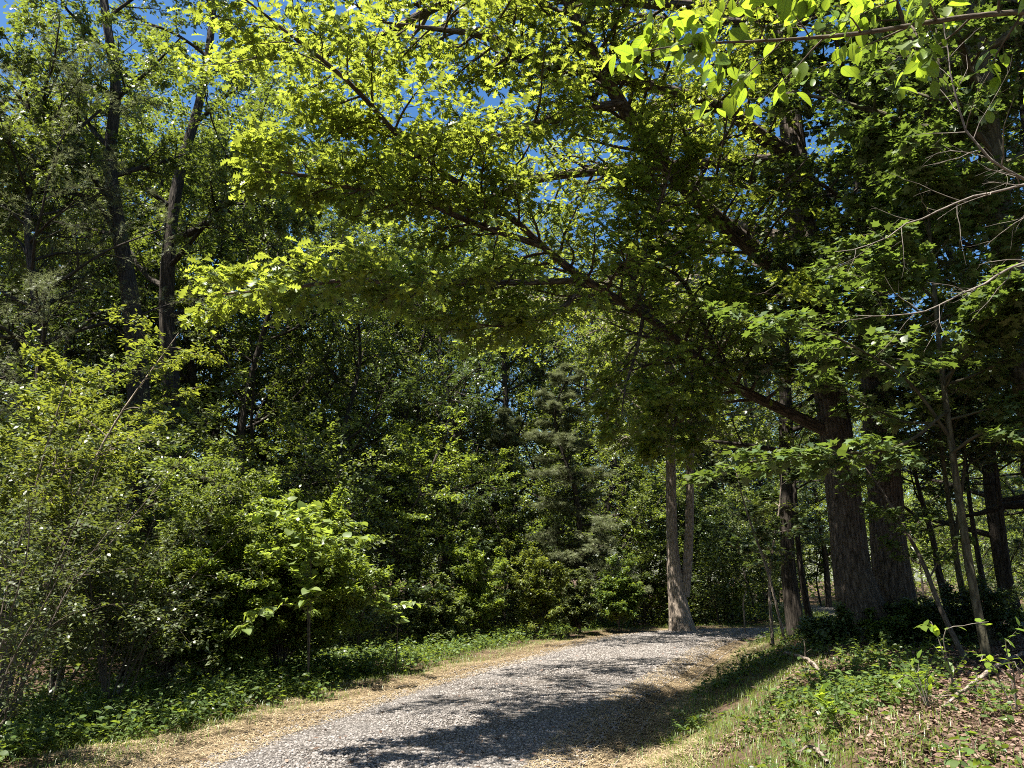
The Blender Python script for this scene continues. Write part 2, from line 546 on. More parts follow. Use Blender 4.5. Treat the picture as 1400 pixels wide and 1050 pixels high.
def build_ground():
    n = 620
    u = np.linspace(-1, 1, n)
    x = 7 * np.sinh(u * 5.0) / np.sinh(5.0) * 60 * .6 + 12 * u
    v = np.linspace(0, 1, n)
    y = -30 + 40 * v + 300 * v ** 4
    y = np.concatenate([y])
    X, Y = np.meshgrid(x, y)
    Z = height(X, Y)
    D = road_dist(X, Y)
    idx = np.arange(n * n).reshape(n, n)
    F = np.stack([idx[:-1, :-1], idx[:-1, 1:], idx[1:, 1:], idx[1:, :-1]], -1).reshape(-1, 4)
    er = D - HW; el = -D - HW
    straw = np.where(D > 0, sstep(-.5, -.1, er) * (1 - sstep(.5, 1.3, er + .15 * wob(X, Y))),
                     sstep(-.4, 0, el) * (1 - sstep(.8, 1.5, el + .3 * wob(X, Y))))
    m, nt, out = new_mat('forest_floor')
    L = nt.links.new
    a = nd(nt, 'ShaderNodeAttribute', attribute_name='straw')
    tc = nd(nt, 'ShaderNodeTexCoord')
    n1 = nd(nt, 'ShaderNodeTexNoise', Scale=14, Detail=8, Roughness=.7)
    n2 = nd(nt, 'ShaderNodeTexNoise', Scale=1.1, Detail=4)
    L(tc.outputs['Object'], n1.inputs[0]); L(tc.outputs['Object'], n2.inputs[0])
    r1 = ramp(nt, [(.3, (.035, .025, .017)), (.55, (.1, .065, .045)), (.75, (.19, .125, .09))])
    r2 = ramp(nt, [(.3, (.05, .035, .02)), (.55, (.12, .087, .05)), (.75, (.2, .153, .093))])
    L(n1.outputs[0], r1.inputs[0]); L(n1.outputs[0], r2.inputs[0])
    mx = nd(nt, 'ShaderNodeMix', data_type='RGBA')
    L(a.outputs['Fac'], mx.inputs[0]); L(r1.outputs[0], mx.inputs[6]); L(r2.outputs[0], mx.inputs[7])
    p = nd(nt, 'ShaderNodeBsdfPrincipled', Roughness=.95)
    p.inputs['Specular IOR Level'].default_value = .1
    L(mx.outputs[2], p.inputs['Base Color'])
    b = nd(nt, 'ShaderNodeBump', Strength=.9, Distance=.04)
    L(n1.outputs[0], b.inputs['Height']); L(b.outputs[0], p.inputs['Normal']); L(p.outputs[0], out.inputs[0])
    g = mesh_obj('ground', np.stack([X, Y, Z], -1).reshape(-1, 3), F, m, None, {'straw': straw.ravel()}, True)
    tag(g, kind='structure')


def build_track():
    m, nt, out = new_mat('gravel')
    L = nt.links.new
    tc = nd(nt, 'ShaderNodeTexCoord')
    v = nd(nt, 'ShaderNodeTexVoronoi', Scale=48)
    n1 = nd(nt, 'ShaderNodeTexNoise', Scale=90, Detail=4, Roughness=.7)
    n2 = nd(nt, 'ShaderNodeTexNoise', Scale=.9, Detail=5)
    for x in (v, n1, n2): L(tc.outputs['Object'], x.inputs['Vector'])
    r = ramp(nt, [(0, (.06, .053, .047)), (.4, (.125, .113, .103)), (.75, (.18, .164, .15)), (1, (.25, .23, .213))])
    sp = nd(nt, 'ShaderNodeSeparateColor'); L(v.outputs['Color'], sp.inputs[0]); L(sp.outputs[0], r.inputs[0])
    r3 = ramp(nt, [(.36, (.62, .57, .52)), (.6, (1, 1, 1))]); L(n2.outputs[0], r3.inputs[0])
    mx = nd(nt, 'ShaderNodeMix', data_type='RGBA', blend_type='MULTIPLY'); mx.inputs[0].default_value = 1
    L(r.outputs[0], mx.inputs[6]); L(r3.outputs[0], mx.inputs[7])
    p = nd(nt, 'ShaderNodeBsdfPrincipled', Roughness=.9)
    p.inputs['Specular IOR Level'].default_value = .2
    L(mx.outputs[2], p.inputs['Base Color'])
    add = nd(nt, 'ShaderNodeMath', operation='MULTIPLY_ADD'); add.inputs[1].default_value = -1.2
    L(v.outputs['Distance'], add.inputs[0]); L(n1.outputs[0], add.inputs[2])
    b = nd(nt, 'ShaderNodeBump', Strength=1, Distance=.02)
    L(add.outputs[0], b.inputs['Height']); L(b.outputs[0], p.inputs['Normal']); L(p.outputs[0], out.inputs[0])
    C, _ = crom(np.c_[CL, np.zeros(len(CL))], np.ones(len(CL)), 700)
    T = nz(np.gradient(C, axis=0)); N = np.stack([T[:, 1], -T[:, 0], 0 * T[:, 0]], 1)
    q = np.random.default_rng(3)
    K = 15
    s = np.arange(700)
    wl = 1 + .05 * np.sin(s * .21) + .03 * np.sin(s * .57 + 1) + q.normal(0, .012, 700)
    wr = 1 + .06 * np.sin(s * .17 + 2) + .03 * np.sin(s * .49) + q.normal(0, .012, 700)
    off = np.linspace(-1, 1, K)
    D = np.where(off < 0, off * wl[:, None], off * wr[:, None]) * HW
    V = C[:, None] + N[:, None] * D[..., None]
    V[..., 2] = height(V[..., 0], V[..., 1]) + .012 + .006 * wob(V[..., 0] * 1.3, V[..., 1] * 1.1) * (1 - np.abs(off))
    V[:, 0, 2] -= .03; V[:, -1, 2] -= .03
    idx = np.arange(700 * K).reshape(700, K)
    F = np.stack([idx[:-1, :-1], idx[:-1, 1:], idx[1:, 1:], idx[1:, :-1]], -1).reshape(-1, 4)
    tag(mesh_obj('gravel_path', V.reshape(-1, 3), F, m, None, None, True), kind='structure')
    # loose stones on it
    ico = []
    g = (1 + 5 ** .5) / 2
    for a in (-1, 1):
        for c in (-g, g):
            ico += [(0, a, c), (a, c, 0), (c, 0, a)]
    ico = nz(np.array(ico, float))
    IF = []
    from itertools import combinations
    dm = np.linalg.norm(ico[:, None] - ico[None], axis=2)
    for tri in combinations(range(12), 3):
        if all(dm[i, j] < 1.1 for i, j in combinations(tri, 2)):
            i, j, k_ = tri
            if np.dot(np.cross(ico[j] - ico[i], ico[k_] - ico[i]), ico[i]) < 0: j, k_ = k_, j
            IF.append((i, j, k_))
    IF = np.array(IF)
    n = 95000
    cum = np.linalg.norm(np.diff(C[:, :2], axis=0), axis=1)
    ok = (C[:-1, 1] > 5.2) & (C[:-1, 1] < 29) & (C[:-1, 0] < 12)
    w = cum * ok / np.maximum(C[:-1, 1], 5) ** 1.0
    i = q.choice(699, n, p=w / w.sum())
    f = np.clip(q.normal(0, .62, n), -1.16, 1.16)
    f = np.where(q.random(n) < .75, q.uniform(-1.02, 1.02, n), f)
    p = C[i] + T[i] * q.uniform(-.1, .1, n)[:, None] + N[i] * (f * HW)[:, None]
    p[:, 2] = height(p[:, 0], p[:, 1]) + .012
    s_ = (.005 + .013 * q.random(n) ** 2.2) * (1 + .3 * (p[:, 1] > 14))
    V = ico[None] * s_[:, None, None] * q.uniform(.6, 1.35, (n, 12, 1)) * np.array([1.15, 1, .7])
    a = q.uniform(0, 6.28, n)[:, None]
    x = V[..., 0] * np.cos(a) - V[..., 1] * np.sin(a); y = V[..., 0] * np.sin(a) + V[..., 1] * np.cos(a)
    V = np.stack([x, y, V[..., 2]], -1) + p[:, None]
    F = IF[None] + (np.arange(n) * 12)[:, None, None]
    tag(mesh_obj('gravel', V.reshape(-1, 3), F.reshape(-1, 3), M['stone']), 'loose pale grey gravel covering the curving track', 'gravel', kind='stuff')


def scatter(n, x0, x1, y0, y1, q, keep):
    """n random ground points, denser towards the camera, filtered by keep(x, y, d)"""
    y = y0 * (y1 / y0) ** q.random(n)
    k = y / 10
    x = np.where(True, (x0 + (x1 - x0) * q.random(n)), 0)
    d = road_dist(x, y)
    m = keep(x, y, d) & (np.abs(x) < .72 * y + 1.5)
    x, y = x[m], y[m]
    return np.stack([x, y, height(x, y)], 1), d[m]


def blades(name, label, cat, p, q, hgt, wid, lean, mat, lying=False):
    n = len(p)
    a = q.uniform(0, 6.28, n)
    h = hgt * q.uniform(.4, 1.2, n)
    dx = np.stack([np.cos(a), np.sin(a), 0 * a], 1)
    sd = np.stack([-np.sin(a), np.cos(a), 0 * a], 1) * (wid * q.uniform(.6, 1.3, n))[:, None]
    ln = (lean * q.uniform(.3, 1.3, n))[:, None]
    if lying:
        e = q.uniform(-.02, .25, n)[:, None]
        P0 = p + UP * q.uniform(.002, .03, n)[:, None]
        P1 = P0 + dx * h[:, None] * .5 + UP * e * h[:, None] * .6
        P2 = P0 + dx * h[:, None] + UP * e * h[:, None] * .5 + sd * 3 * q.normal(0, 1, (n, 1))
    else:
        P0 = p - UP * .01
        P1 = P0 + UP * h[:, None] * .6 + dx * ln * h[:, None] * .25
        P2 = P0 + UP * (h * (1 - .25 * ln[:, 0]))[:, None] + dx * ln * h[:, None] * .8
    V = np.stack([P0 - sd, P0 + sd, P1 - sd * .8, P1 + sd * .8, P2 - sd * .12, P2 + sd * .12], 1)
    F = np.array([(0, 1, 3, 2), (2, 3, 5, 4)])[None] + (np.arange(n) * 6)[:, None, None]
    return tag(mesh_obj(name, V.reshape(-1, 3), F.reshape(-1, 4), mat), label, cat, kind='stuff')


def build_cover():
    q = np.random.default_rng(21)
    # straw on both verges
    p, d = scatter(420000, -9, 10, 5.5, 30, q, lambda x, y, d: np.where(d > 0, (d - HW > -.45) & (d - HW < .95 + .25 * wob(x, y)) & (y < 22),
                   (-d - HW > -.3) & (-d - HW < 1.0 + .35 * wob(x, y) + .25 * wob(x * 3, y * 3))))
    blades('straw', 'tan dry straw and cut grass lying along both edges of the gravel track', 'straw', p[:150000], q, .12, .0036, 0, M['straw'], True)
    # grass
    def kg(x, y, d):
        e = d - HW
        pr = np.where(d > 0, sstep(.2, .9, e) * (1 - sstep(1.9, 3.2, e)) + .5 * (y < 8) * sstep(.5, 1.2, e) * (1 - sstep(1.4, 2.8, e)), 1.0 * sstep(.3, 1.1, -d - HW) * (1 - sstep(2.0, 3.4, -d - HW)))
        return q.random(len(x)) < pr * np.clip(.75 + .5 * wob(x * 1.5, y * 1.5), .35, 1)
    p, d = scatter(420000, -14, 12, 4.0, 34, q, kg)
    blades('grass', 'green grass tufts on the bank and verge', 'grass', p[:110000], q, .12, .0028, 1.2, M['grass'])
    # sunny grass beyond the bend
    p = np.stack([q.uniform(11, 26, 26000), q.uniform(31, 52, 26000), np.zeros(26000)], 1)
    dd = road_dist(p[:, 0], p[:, 1]); p = p[np.abs(dd) > HW + .3]
    p[:, 2] = height(p[:, 0], p[:, 1])
    blades('grass', 'sunlit meadow grass beside the track beyond the bend', 'grass', p, q, .3, .008, 1.0, M['grass'])
    # leaf litter on the right bank
    p, d = scatter(260000, 1, 16, 3.6, 26, q, lambda x, y, d: (d - HW > 1.6 + .5 * wob(x * .8, y * .8)))
    p = p[:100000]; n = len(p)
    a = q.uniform(0, 6.28, n)
    dv = np.stack([np.cos(a), np.sin(a), q.normal(0, .25, n)], 1)
    V, F = place_leaves(p + UP * q.uniform(.005, .04, (n, 1)), dv, UP + q.normal(0, .5, (n, 3)), q.uniform(.025, .06, n), 'ovate')
    tag(mesh_obj('leaf_litter', V, F, M['litter']), 'brown dead leaves covering the bank under the right trees', 'leaf litter', kind='stuff')

    p, d = scatter(6000, -6, 10, 5, 26, q, lambda x, y, d: (np.abs(d) < HW) & (q.random(len(x)) < .25 + .5 * (d > .6)))
    p = p[:700]; n = len(p); a = q.uniform(0, 6.28, n)
    V, F = place_leaves(p + UP * q.uniform(.02, .035, (n, 1)), np.stack([np.cos(a), np.sin(a), q.normal(0, .2, n)], 1), UP + q.normal(0, .4, (n, 3)), q.uniform(.03, .07, n), 'ovate')
    tag(mesh_obj('leaf_litter', V, F, M['litter']), 'few dead leaves blown onto the gravel of the track', 'leaf litter', kind='stuff')

    def herbs(name, label, p, q, hgt, size, per, mat, tmpl='ovate'):
        n = len(p)
        P = np.empty((n, 4, 3)); P[:, 0] = p
        d = nz(UP + q.normal(0, .35, (n, 3)))
        L = hgt * q.uniform(.35, 1.25, n)
        for i in range(1, 4):
            d = nz(d + q.normal(0, .2, (n, 3)))
            P[:, i] = P[:, i - 1] + d * (L / 3)[:, None]
        t = Tubes().add(P, np.full((n, 4), .0022), 3)
        ph = q.uniform(0, 6.28, (n, per)) + np.arange(per) * 2.4
        tt = .3 + .7 * (np.arange(per) + q.random((n, per))) / per
        pos, T, _ = sample(P, np.ones((n, 4)), tt)
        dv = np.stack([np.cos(ph), np.sin(ph), q.normal(.05, .3, ph.shape)], -1)
        N = n * per
        V, F = place_leaves(pos.reshape(N, 3), dv.reshape(N, 3), UP + q.normal(0, .4, (N, 3)), size * q.uniform(.5, 1.25, N), tmpl)
        V2 = np.concatenate(t.V); F2 = np.concatenate(t.F)
        F2 = np.concatenate([F2[:, :3], F2[:, [0, 2, 3]]])
        VV, FF = join([(V, F), (V2, F2)])
        tag(mesh_obj(name, VV, FF, mat), label, 'ground cover', kind='stuff')

    def kl(x, y, d):
        e = -d - HW
        return (e > 1.25 + .5 * wob(x, y)) & (e < 7) & (q.random(len(x)) < (1 - .6 * sstep(3, 7, e)))
    p, d = scatter(42000, -16, 4, 5.0, 30, q, kl)
    herbs('ground_cover', 'low leafy green ground cover between the left verge and the wood', p[:11000], q, .38, .085, 7, M['herb'])

    def kr(x, y, d):
        e = d - HW
        return (e > .7) & (q.random(len(x)) < np.clip(.3 + .7 * wob(x * .7 + 2, y * .7), 0, 1) * (1 - .75 * sstep(2.2, 4, e)))
    p, d = scatter(26000, 1, 14, 3.6, 24, q, kr)
    herbs('ground_cover', 'low leafy seedlings and weeds scattered over the right bank', p[:4600], q, .24, .065, 8, M['herb'])


build_ground()
build_track()
build_cover()

# ------------------------------------------------------------------ the trees
q = np.random.default_rng(5)


def path(*pts):
    return np.array([at(*p) for p in pts])


# big oak whose long limb hangs over the track
ob = on_ground(1187, 13.0)
W = np.vstack([ob[None], path((1167, 790, 13), (1156, 700, 13), (1138, 560, 13), (1110, 400, 13), (1085, 200, 13), (1060, 0, 13), (1035, -260, 13), (1010, -560, 13))])
l1 = path((1135, 592, 13), (1080, 565, 12.8), (1000, 525, 12), (940, 478, 11.4), (895, 440, 11), (800, 382, 10), (740, 335, 9.4), (690, 290, 9), (575, 215, 8), (480, 115, 7.3), (400, 50, 6.9), (330, -5, 6.6))
ex = [
    (l1, [.12, .095, .078, .068, .06, .052, .046, .044, .034, .026, .018, .009], dict(subs=56, t0=.12, sublen=1.4, per=11, twigs=10, size=.115)),
    (path((800, 383, 10), (720, 386, 9.3), (640, 386, 8.6), (560, 385, 8), (470, 383, 7.4), (390, 395, 7), (300, 402, 6.8)), [.045, .04, .034, .028, .022, .016, .008], dict(subs=28, t0=.25, sublen=1.0, size=.115, per=11, twigs=9)),
    (path((740, 336, 9.4), (640, 302, 8.6), (560, 268, 8), (470, 255, 7.5), (410, 238, 7.2), (360, 235, 7.0)), [.045, .038, .03, .024, .016, .008], dict(subs=28, t0=.15, sublen=1.1, size=.115, per=11, twigs=9)),
    (path((895, 441, 11), (865, 392, 10.8), (885, 330, 10.6), (905, 268, 10.3), (920, 220, 10)), [.06, .05, .04, .028, .012], dict(subs=22, t0=.2, sublen=1.3, size=.13, per=11, twigs=9)),
    (path((1108, 405, 13), (1030, 340, 12.3), (960, 280, 11.5), (890, 200, 10.8), (830, 110, 10), (775, 0, 9.5), (730, -90, 9)), [.17, .15, .13, .115, .1, .075, .04], dict(subs=40, t0=.1, sublen=1.9, size=.13, per=11, twigs=10)),
    (path((1088, 215, 13), (1040, 186, 12.4), (985, 147, 12), (880, 115, 11), (751, 89, 10), (666, 51, 9.2), (607, 41, 8.7), (520, 30, 8)), [.15, .13, .115, .09, .07, .05, .036, .012], dict(subs=40, t0=.1, sublen=1.7, size=.13, per=11, twigs=10)),
    (np.array([at(1062, 20, 13), over(985, 935, 10.3), over(880, 940, 9.8), over(780, 942, 9.2), over(690, 950, 8.6), over(610, 965, 8)]), [.12, .1, .075, .055, .035, .012], dict(subs=34, t0=.25, sublen=1.9, size=.13, per=10, twigs=9)),
    (np.array([at(1088, 215, 13), over(990, 900, 9.6), over(900, 905, 9), over(820, 908, 8.4), over(730, 922, 7.9)]), [.12, .1, .07, .045, .012], dict(subs=30, t0=.25, sublen=1.9, size=.13, per=9, twigs=9)),
    (np.array([at(1070, 80, 13), (4.6, 10.8, 10.8), (3.6, 9.4, 10), (2.6, 8.2, 9.4)]), [.12, .09, .06, .02], dict(subs=20, t0=.2, sublen=1.5, size=.13, per=10, twigs=8)),
    (np.array([at(1100, 330, 13), (4.4, 16.5, 9.6), (2.4, 18.8, 9), (.8, 20, 8.4), (-.6, 20.5, 8)]), [.12, .09, .06, .04, .015], dict(subs=30, t0=.15, sublen=2.2, size=.13, per=8, twigs=8)),
    (path((1000, 525, 12), (960, 440, 11.6), (930, 380, 11.2), (870, 350, 10.8)), [.05, .04, .03, .01], dict(subs=18, t0=.15, sublen=1.2, size=.12, per=11, twigs=9)),
    (path((962, 496, 11.7), (940, 530, 11.3), (925, 570, 11), (915, 612, 10.8)), [.03, .024, .016, .006], dict(subs=22, t0=.1, sublen=.95, size=.12, per=11, twigs=8)),
    (path((880, 430, 10.8), (870, 480, 10.5), (855, 530, 10.2), (850, 570, 10)), [.03, .024, .016, .006], dict(subs=16, t0=.1, sublen=.9, size=.12, per=10, twigs=8)),
    (path((1122, 480, 13), (1100, 440, 11.9), (1075, 410, 10.9), (1040, 400, 10)), [.06, .045, .03, .01], dict(subs=20, t0=.1, sublen=1.3, size=.12, per=12, twigs=8)),
    (path((800, 382, 10), (770, 420, 9.6), (700, 445, 9.2), (620, 440, 8.8)), [.04, .03, .02, .008], dict(subs=16, t0=.2, sublen=.9, size=.12, per=12, twigs=8)),
    (path((850, 140, 10.2), (790, 150, 9.8), (740, 165, 9.3), (672, 188, 8.8), (563, 185, 8.2), (470, 160, 7.8)), [.06, .05, .042, .034, .022, .008], dict(subs=26, t0=.1, sublen=1.4, size=.13, per=11, twigs=9)),
]
tree('oak_tree', 'big oak with a long limb arching over the track, left of two thick trunks', W, [.42, .3, .275, .265, .25, .22, .19, .13, .05], q,
     limbs=22, t0=.42, limblen=lambda t: 4.2 * (1.2 - .6 * t), subs=10, twigs=8, per=14, size=.13, tmpl='oak', leafmat='oak', bark='bark_oak',
     sides=28, k=60, rough=.018, extra=ex, flare=.25)

# second thick trunk
b2 = on_ground(1222, 13.8)
W = np.vstack([b2[None], path((1217, 760, 13.8), (1212, 690, 13.8), (1204, 600, 13.6), (1195, 460, 13.6), (1188, 330, 13.6), (1182, 180, 13.6), (1176, 0, 13.6), (1165, -260, 13.6), (1150, -520, 13.6))])
tree('maple_tree', 'thick straight dark trunk close behind the limbed oak, right of the pair', W, [.34, .3, .29, .285, .27, .25, .22, .18, .13, .05], q,
     limbs=34, t0=.26, limblen=lambda t: 3.4 * (1.25 - .6 * t), subs=10, twigs=9, per=13, size=.12, tmpl='maple', leafmat='dark', bark='bark_oak', flat=.5, tilt=.3,
     sides=28, k=60, rough=.018, flare=.15,
     extra=[(path(*w), [.05, .04, .026, .008], dict(subs=16, t0=.15, sublen=1.2, tw=.5, flat=.85, tilt=.28, size=.12, per=11)) for w in (
         ((1195, 430, 13.8), (1150, 400, 12.5), (1090, 385, 11.5), (1020, 390, 10.8)), ((1200, 520, 13.8), (1160, 500, 12.3), (1110, 490, 11.4), (1040, 500, 10.9)),
         ((1188, 300, 13.8), (1150, 270, 12.3), (1100, 240, 11.5), (1040, 230, 11)), ((1190, 380, 13.8), (1230, 330, 12.2), (1290, 300, 11.2), (1350, 290, 10.6)),
         ((1198, 540, 13.8), (1240, 510, 12.4), (1290, 500, 11.5), (1340, 510, 11)), ((1182, 180, 13.8), (1140, 140, 12.4), (1090, 110, 11.6), (1030, 90, 11)),
         ((1182, 200, 13.8), (1240, 160, 12.3), (1300, 140, 11.4), (1350, 130, 11)), ((1197, 480, 13.8), (1170, 440, 12.3), (1150, 420, 11.2), (1120, 430, 10.4)),
         ((1188, 330, 13.8), (1170, 330, 12.3), (1130, 330, 11.2), (1090, 340, 10.4)))])

# leaning tree at the right edge
W = path((1470, 900, 9), (1446, 720, 9), (1408, 540, 9), (1380, 380, 9), (1358, 230, 9), (1340, 90, 9), (1328, -60, 9), (1312, -330, 9), (1300, -600, 9))
W[0, 2] = H(W[0, 0], W[0, 1]) - .05
tree('leaning_tree', 'leaning lichen marked trunk at the far right edge of the wood', W, [.2, .18, .165, .155, .145, .135, .12, .08, .03], q,
     limbs=34, t0=.33, limblen=lambda t: 2.9 * (1.2 - .6 * t), subs=9, twigs=8, per=13, size=.11, tmpl='maple', leafmat='maple', bark='bark_mossy', flat=.5, tilt=.3, sides=20, k=40, rough=.012)

# young maple with layered sprays in front of the thick trunks
W = path((1352, 905, 8.6), (1330, 800, 8.6), (1305, 640, 8.6), (1285, 480, 8.6), (1272, 330, 8.6), (1262, 190, 8.6))
W[0, 2] = H(W[0, 0], W[0, 1]) - .03
ex = [(path((1300, 600, 8.6), (1240, 520, 8.4), (1160, 470, 8.2), (1080, 440, 8.0), (1000, 430, 7.9)), [.022, .018, .014, .009, .004], dict(subs=12, t0=.2, sublen=.8, tw=.45, flat=.85, tilt=.25)),
      (path((1298, 560, 8.6), (1230, 610, 8.2), (1150, 620, 8.0), (1060, 625, 7.8), (990, 640, 7.7)), [.02, .016, .012, .008, .004], dict(subs=11, t0=.2, sublen=.7, tw=.45, flat=.85, tilt=.25)),
      (path((1290, 520, 8.6), (1340, 470, 8.3), (1400, 440, 8.0), (1480, 430, 7.8)), [.02, .016, .01, .004], dict(subs=10, t0=.2, sublen=.8, tw=.45, flat=.85, tilt=.25)),
      (path((1300, 620, 8.6), (1350, 590, 8.2), (1420, 600, 8.0), (1500, 620, 7.8)), [.02, .016, .01, .004], dict(subs=10, t0=.2, sublen=.7, tw=.45, flat=.85, tilt=.25))]
tree('young_maple', 'slender young maple with pale layered leaf sprays crossing in front of the thick trunks', W, [.05, .045, .038, .03, .02, .008], q,
     limbs=26, t0=.4, limblen=lambda t: 2.0 * (1.2 - .7 * t), subs=8, twigs=6, per=9, size=.115, tmpl='maple', leafmat='maple', bark='bark_mossy', flat=.8, tilt=.28, ang=1.25, up=.02, sides=8, k=24, rough=.01, extra=ex)

# twin trunk by the bend
tb = on_ground(930, 25.5)
W = np.vstack([tb[None], path((924, 800, 25.5), (919, 740, 25.5), (917, 650, 25.5), (916, 560, 25.5), (912, 420, 25.5), (908, 250, 25.5), (905, 100, 25.5))])
fk = [(path((935, 815, 25.5), (940, 770, 25.5), (943, 700, 25.5), (944, 620, 25.5), (948, 500, 25.5), (955, 350, 25.5), (960, 200, 25.5)), [.19, .15, .135, .125, .115, .1, .05])]
tree('twin_trunk_tree', 'sunlit grey tree with twin trunks at the bend of the track', W, [.36, .26, .18, .165, .155, .14, .11, .04], q,
     limbs=22, t0=.3, limblen=lambda t: 4.0 * (1.2 - .7 * t), subs=10, twigs=8, per=15, size=.12, tmpl='ovate', leafmat='wood', bark='bark_grey', sides=20, k=44, rough=.02, fork=fk, flare=.25,
     extra=[(path(*w), [.07, .055, .035, .01], dict(subs=28, t0=.1, sublen=1.7, twigs=9, per=13, flat=.7)) for w in (
         ((918, 620, 25.5), (905, 600, 24.3), (880, 590, 23.2), (850, 600, 22)), ((940, 600, 25.5), (955, 590, 24.3), (985, 590, 23.2), (1015, 600, 22.3)),
         ((917, 560, 25.5), (915, 545, 24), (925, 540, 22.6), (930, 550, 21.5)), ((914, 480, 25.5), (890, 470, 24.2), (860, 470, 23), (820, 490, 22)), ((948, 470, 25.5), (960, 465, 24.2), (990, 470, 23), (1030, 490, 22)),
         ((912, 430, 25.5), (915, 420, 24), (925, 430, 22.8), (935, 450, 21.8)))]
     + [(np.array([at(913, 470, 25.5), over(960, 868, 9.2), over(890, 872, 9), over(810, 880, 8.8)]), [.09, .07, .05, .012], dict(subs=26, t0=.2, sublen=2.0, twigs=9, per=11, flat=.7))])

# tall dark trunks on the left
lb = on_ground(205, 17)
W = np.vstack([lb[None], path((190, 560, 17), (180, 420, 17), (165, 330, 17), (150, 220, 17), (158, 120, 17), (142, 0, 17), (130, -160, 17))])
fk = [(path((152, 235, 17), (120, 205, 16.8), (75, 190, 16.5), (40, 150, 16.3), (10, 110, 16)), [.12, .1, .08, .06, .03]),
      (path((168, 345, 17), (135, 280, 16.8), (85, 262, 16.6), (40, 265, 16.4)), [.07, .06, .045, .02])]
tree('tall_tree', 'tall dark tree with forked trunk rising behind the yellow green shrubs at left', W, [.3, .24, .2, .175, .15, .12, .1, .04], q,
     limbs=12, t0=.46, limblen=lambda t: 3.6 * (1.25 - .7 * t), subs=9, twigs=8, per=13, size=.12, tmpl='oak', leafmat='wood', bark='bark_dark', sides=16, k=40, rough=.015, fork=fk)
lb = on_ground(255, 20)
W = np.vstack([lb[None], path((235, 560, 20), (228, 420, 20), (235, 300, 20), (250, 220, 20), (275, 130, 20), (290, 30, 20), (300, -120, 20))])
fk = [(path((232, 330, 20), (275, 310, 19.6), (330, 265, 19.2), (385, 260, 19)), [.12, .1, .08, .03])]
tree('tall_tree', 'tall dark tree with a bent trunk right of the forked one at left', W, [.29, .23, .2, .17, .15, .12, .1, .04], q,
     limbs=15, t0=.36, limblen=lambda t: 3.8 * (1.25 - .7 * t), subs=9, twigs=8, per=13, size=.12, tmpl='oak', leafmat='wood', bark='bark_dark', sides=16, k=40, rough=.015, fork=fk)

# foreground tree whose leaves hang into the top right corner
W = np.array([[2.75, 2.1, H(2.75, 2.1) - .03], [2.7, 2.2, 1.4], [2.6, 2.4, 2.6], [2.4, 2.5, 3.6], [2.2, 2.5, 4.6]])
ex = [(path((1500, 10, 2.75), (1330, 22, 2.75), (1180, 45, 2.7), (1060, 55, 2.65), (950, 60, 2.6), (880, 70, 2.55)), [.014, .011, .009, .006, .004, .002], dict(subs=17, t0=.15, sublen=.42, twigs=3, tw=.45, per=3, size=.082, flat=.6, tilt=.5)),
      (path((1500, -60, 2.6), (1300, -50, 2.6), (1120, -30, 2.55), (980, -15, 2.5), (900, 0, 2.5)), [.014, .011, .009, .005, .002], dict(subs=13, t0=.15, sublen=.4, twigs=3, tw=.45, per=3, size=.082, flat=.6, tilt=.5))]
tree('overhanging_tree', 'slender tree whose branch with large bright oval leaves hanging into the top right corner', W, [.045, .04, .035, .028, .015], q,
     limbs=5, t0=.7, limblen=lambda t: .7 + 0 * t, subs=4, twigs=3, per=4, size=.1, tmpl='oval', leafmat='big', bark='twig', sides=8, k=20, rough=.01, extra=ex, branch_mat='twig', droop=.6, cat='overhanging branch')

# ---------------- background wood: a few kinds, copied
def kind_tree(h, cr, seed, tm='ovate', lm='wood', limbs=22, size=.12, t0=.12, per=15, flat=.55, r0=.14, bark='bark_dark', subs=9, twigs=8, name='forest_tree', label='', group=None, conic=False):
    qq = np.random.default_rng(seed)
    W = np.array([[0, 0, 0], [.1, 0, h * .25], [-.1 + qq.normal(0, .2), qq.normal(0, .2), h * .5], [qq.normal(0, .4), qq.normal(0, .4), h * .8], [qq.normal(0, .5), qq.normal(0, .5), h]])
    if conic:
        ll = lambda t: cr * (1.1 - t) + .15
    else:
        ll = lambda t: cr * (.55 + .7 * np.sin(np.clip((t - t0) / (1 - t0), 0, 1) * 2.6 + .35))
    return tree(name, label, W, [r0 * 1.25, r0, r0 * .8, r0 * .45, .03], qq, limbs=limbs, t0=t0, limblen=ll, subs=subs, twigs=twigs, per=per, size=size,
                tmpl=tm, leafmat=lm, bark=bark, flat=flat, group=group, sides=8, k=18, ang=1.35 if conic else 1.1, up=-.02 if conic else .12)


G_BACK = 'broadleaf trees filling the wood behind the track'
LB = 'leafy broadleaf tree standing deep in the shaded wood beyond the track'
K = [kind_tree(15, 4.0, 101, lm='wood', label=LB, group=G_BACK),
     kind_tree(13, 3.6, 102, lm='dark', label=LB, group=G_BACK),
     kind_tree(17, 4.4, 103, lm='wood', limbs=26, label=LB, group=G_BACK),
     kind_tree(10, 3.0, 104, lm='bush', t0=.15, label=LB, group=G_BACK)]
used = set()
spots = []
qs = np.random.default_rng(77)
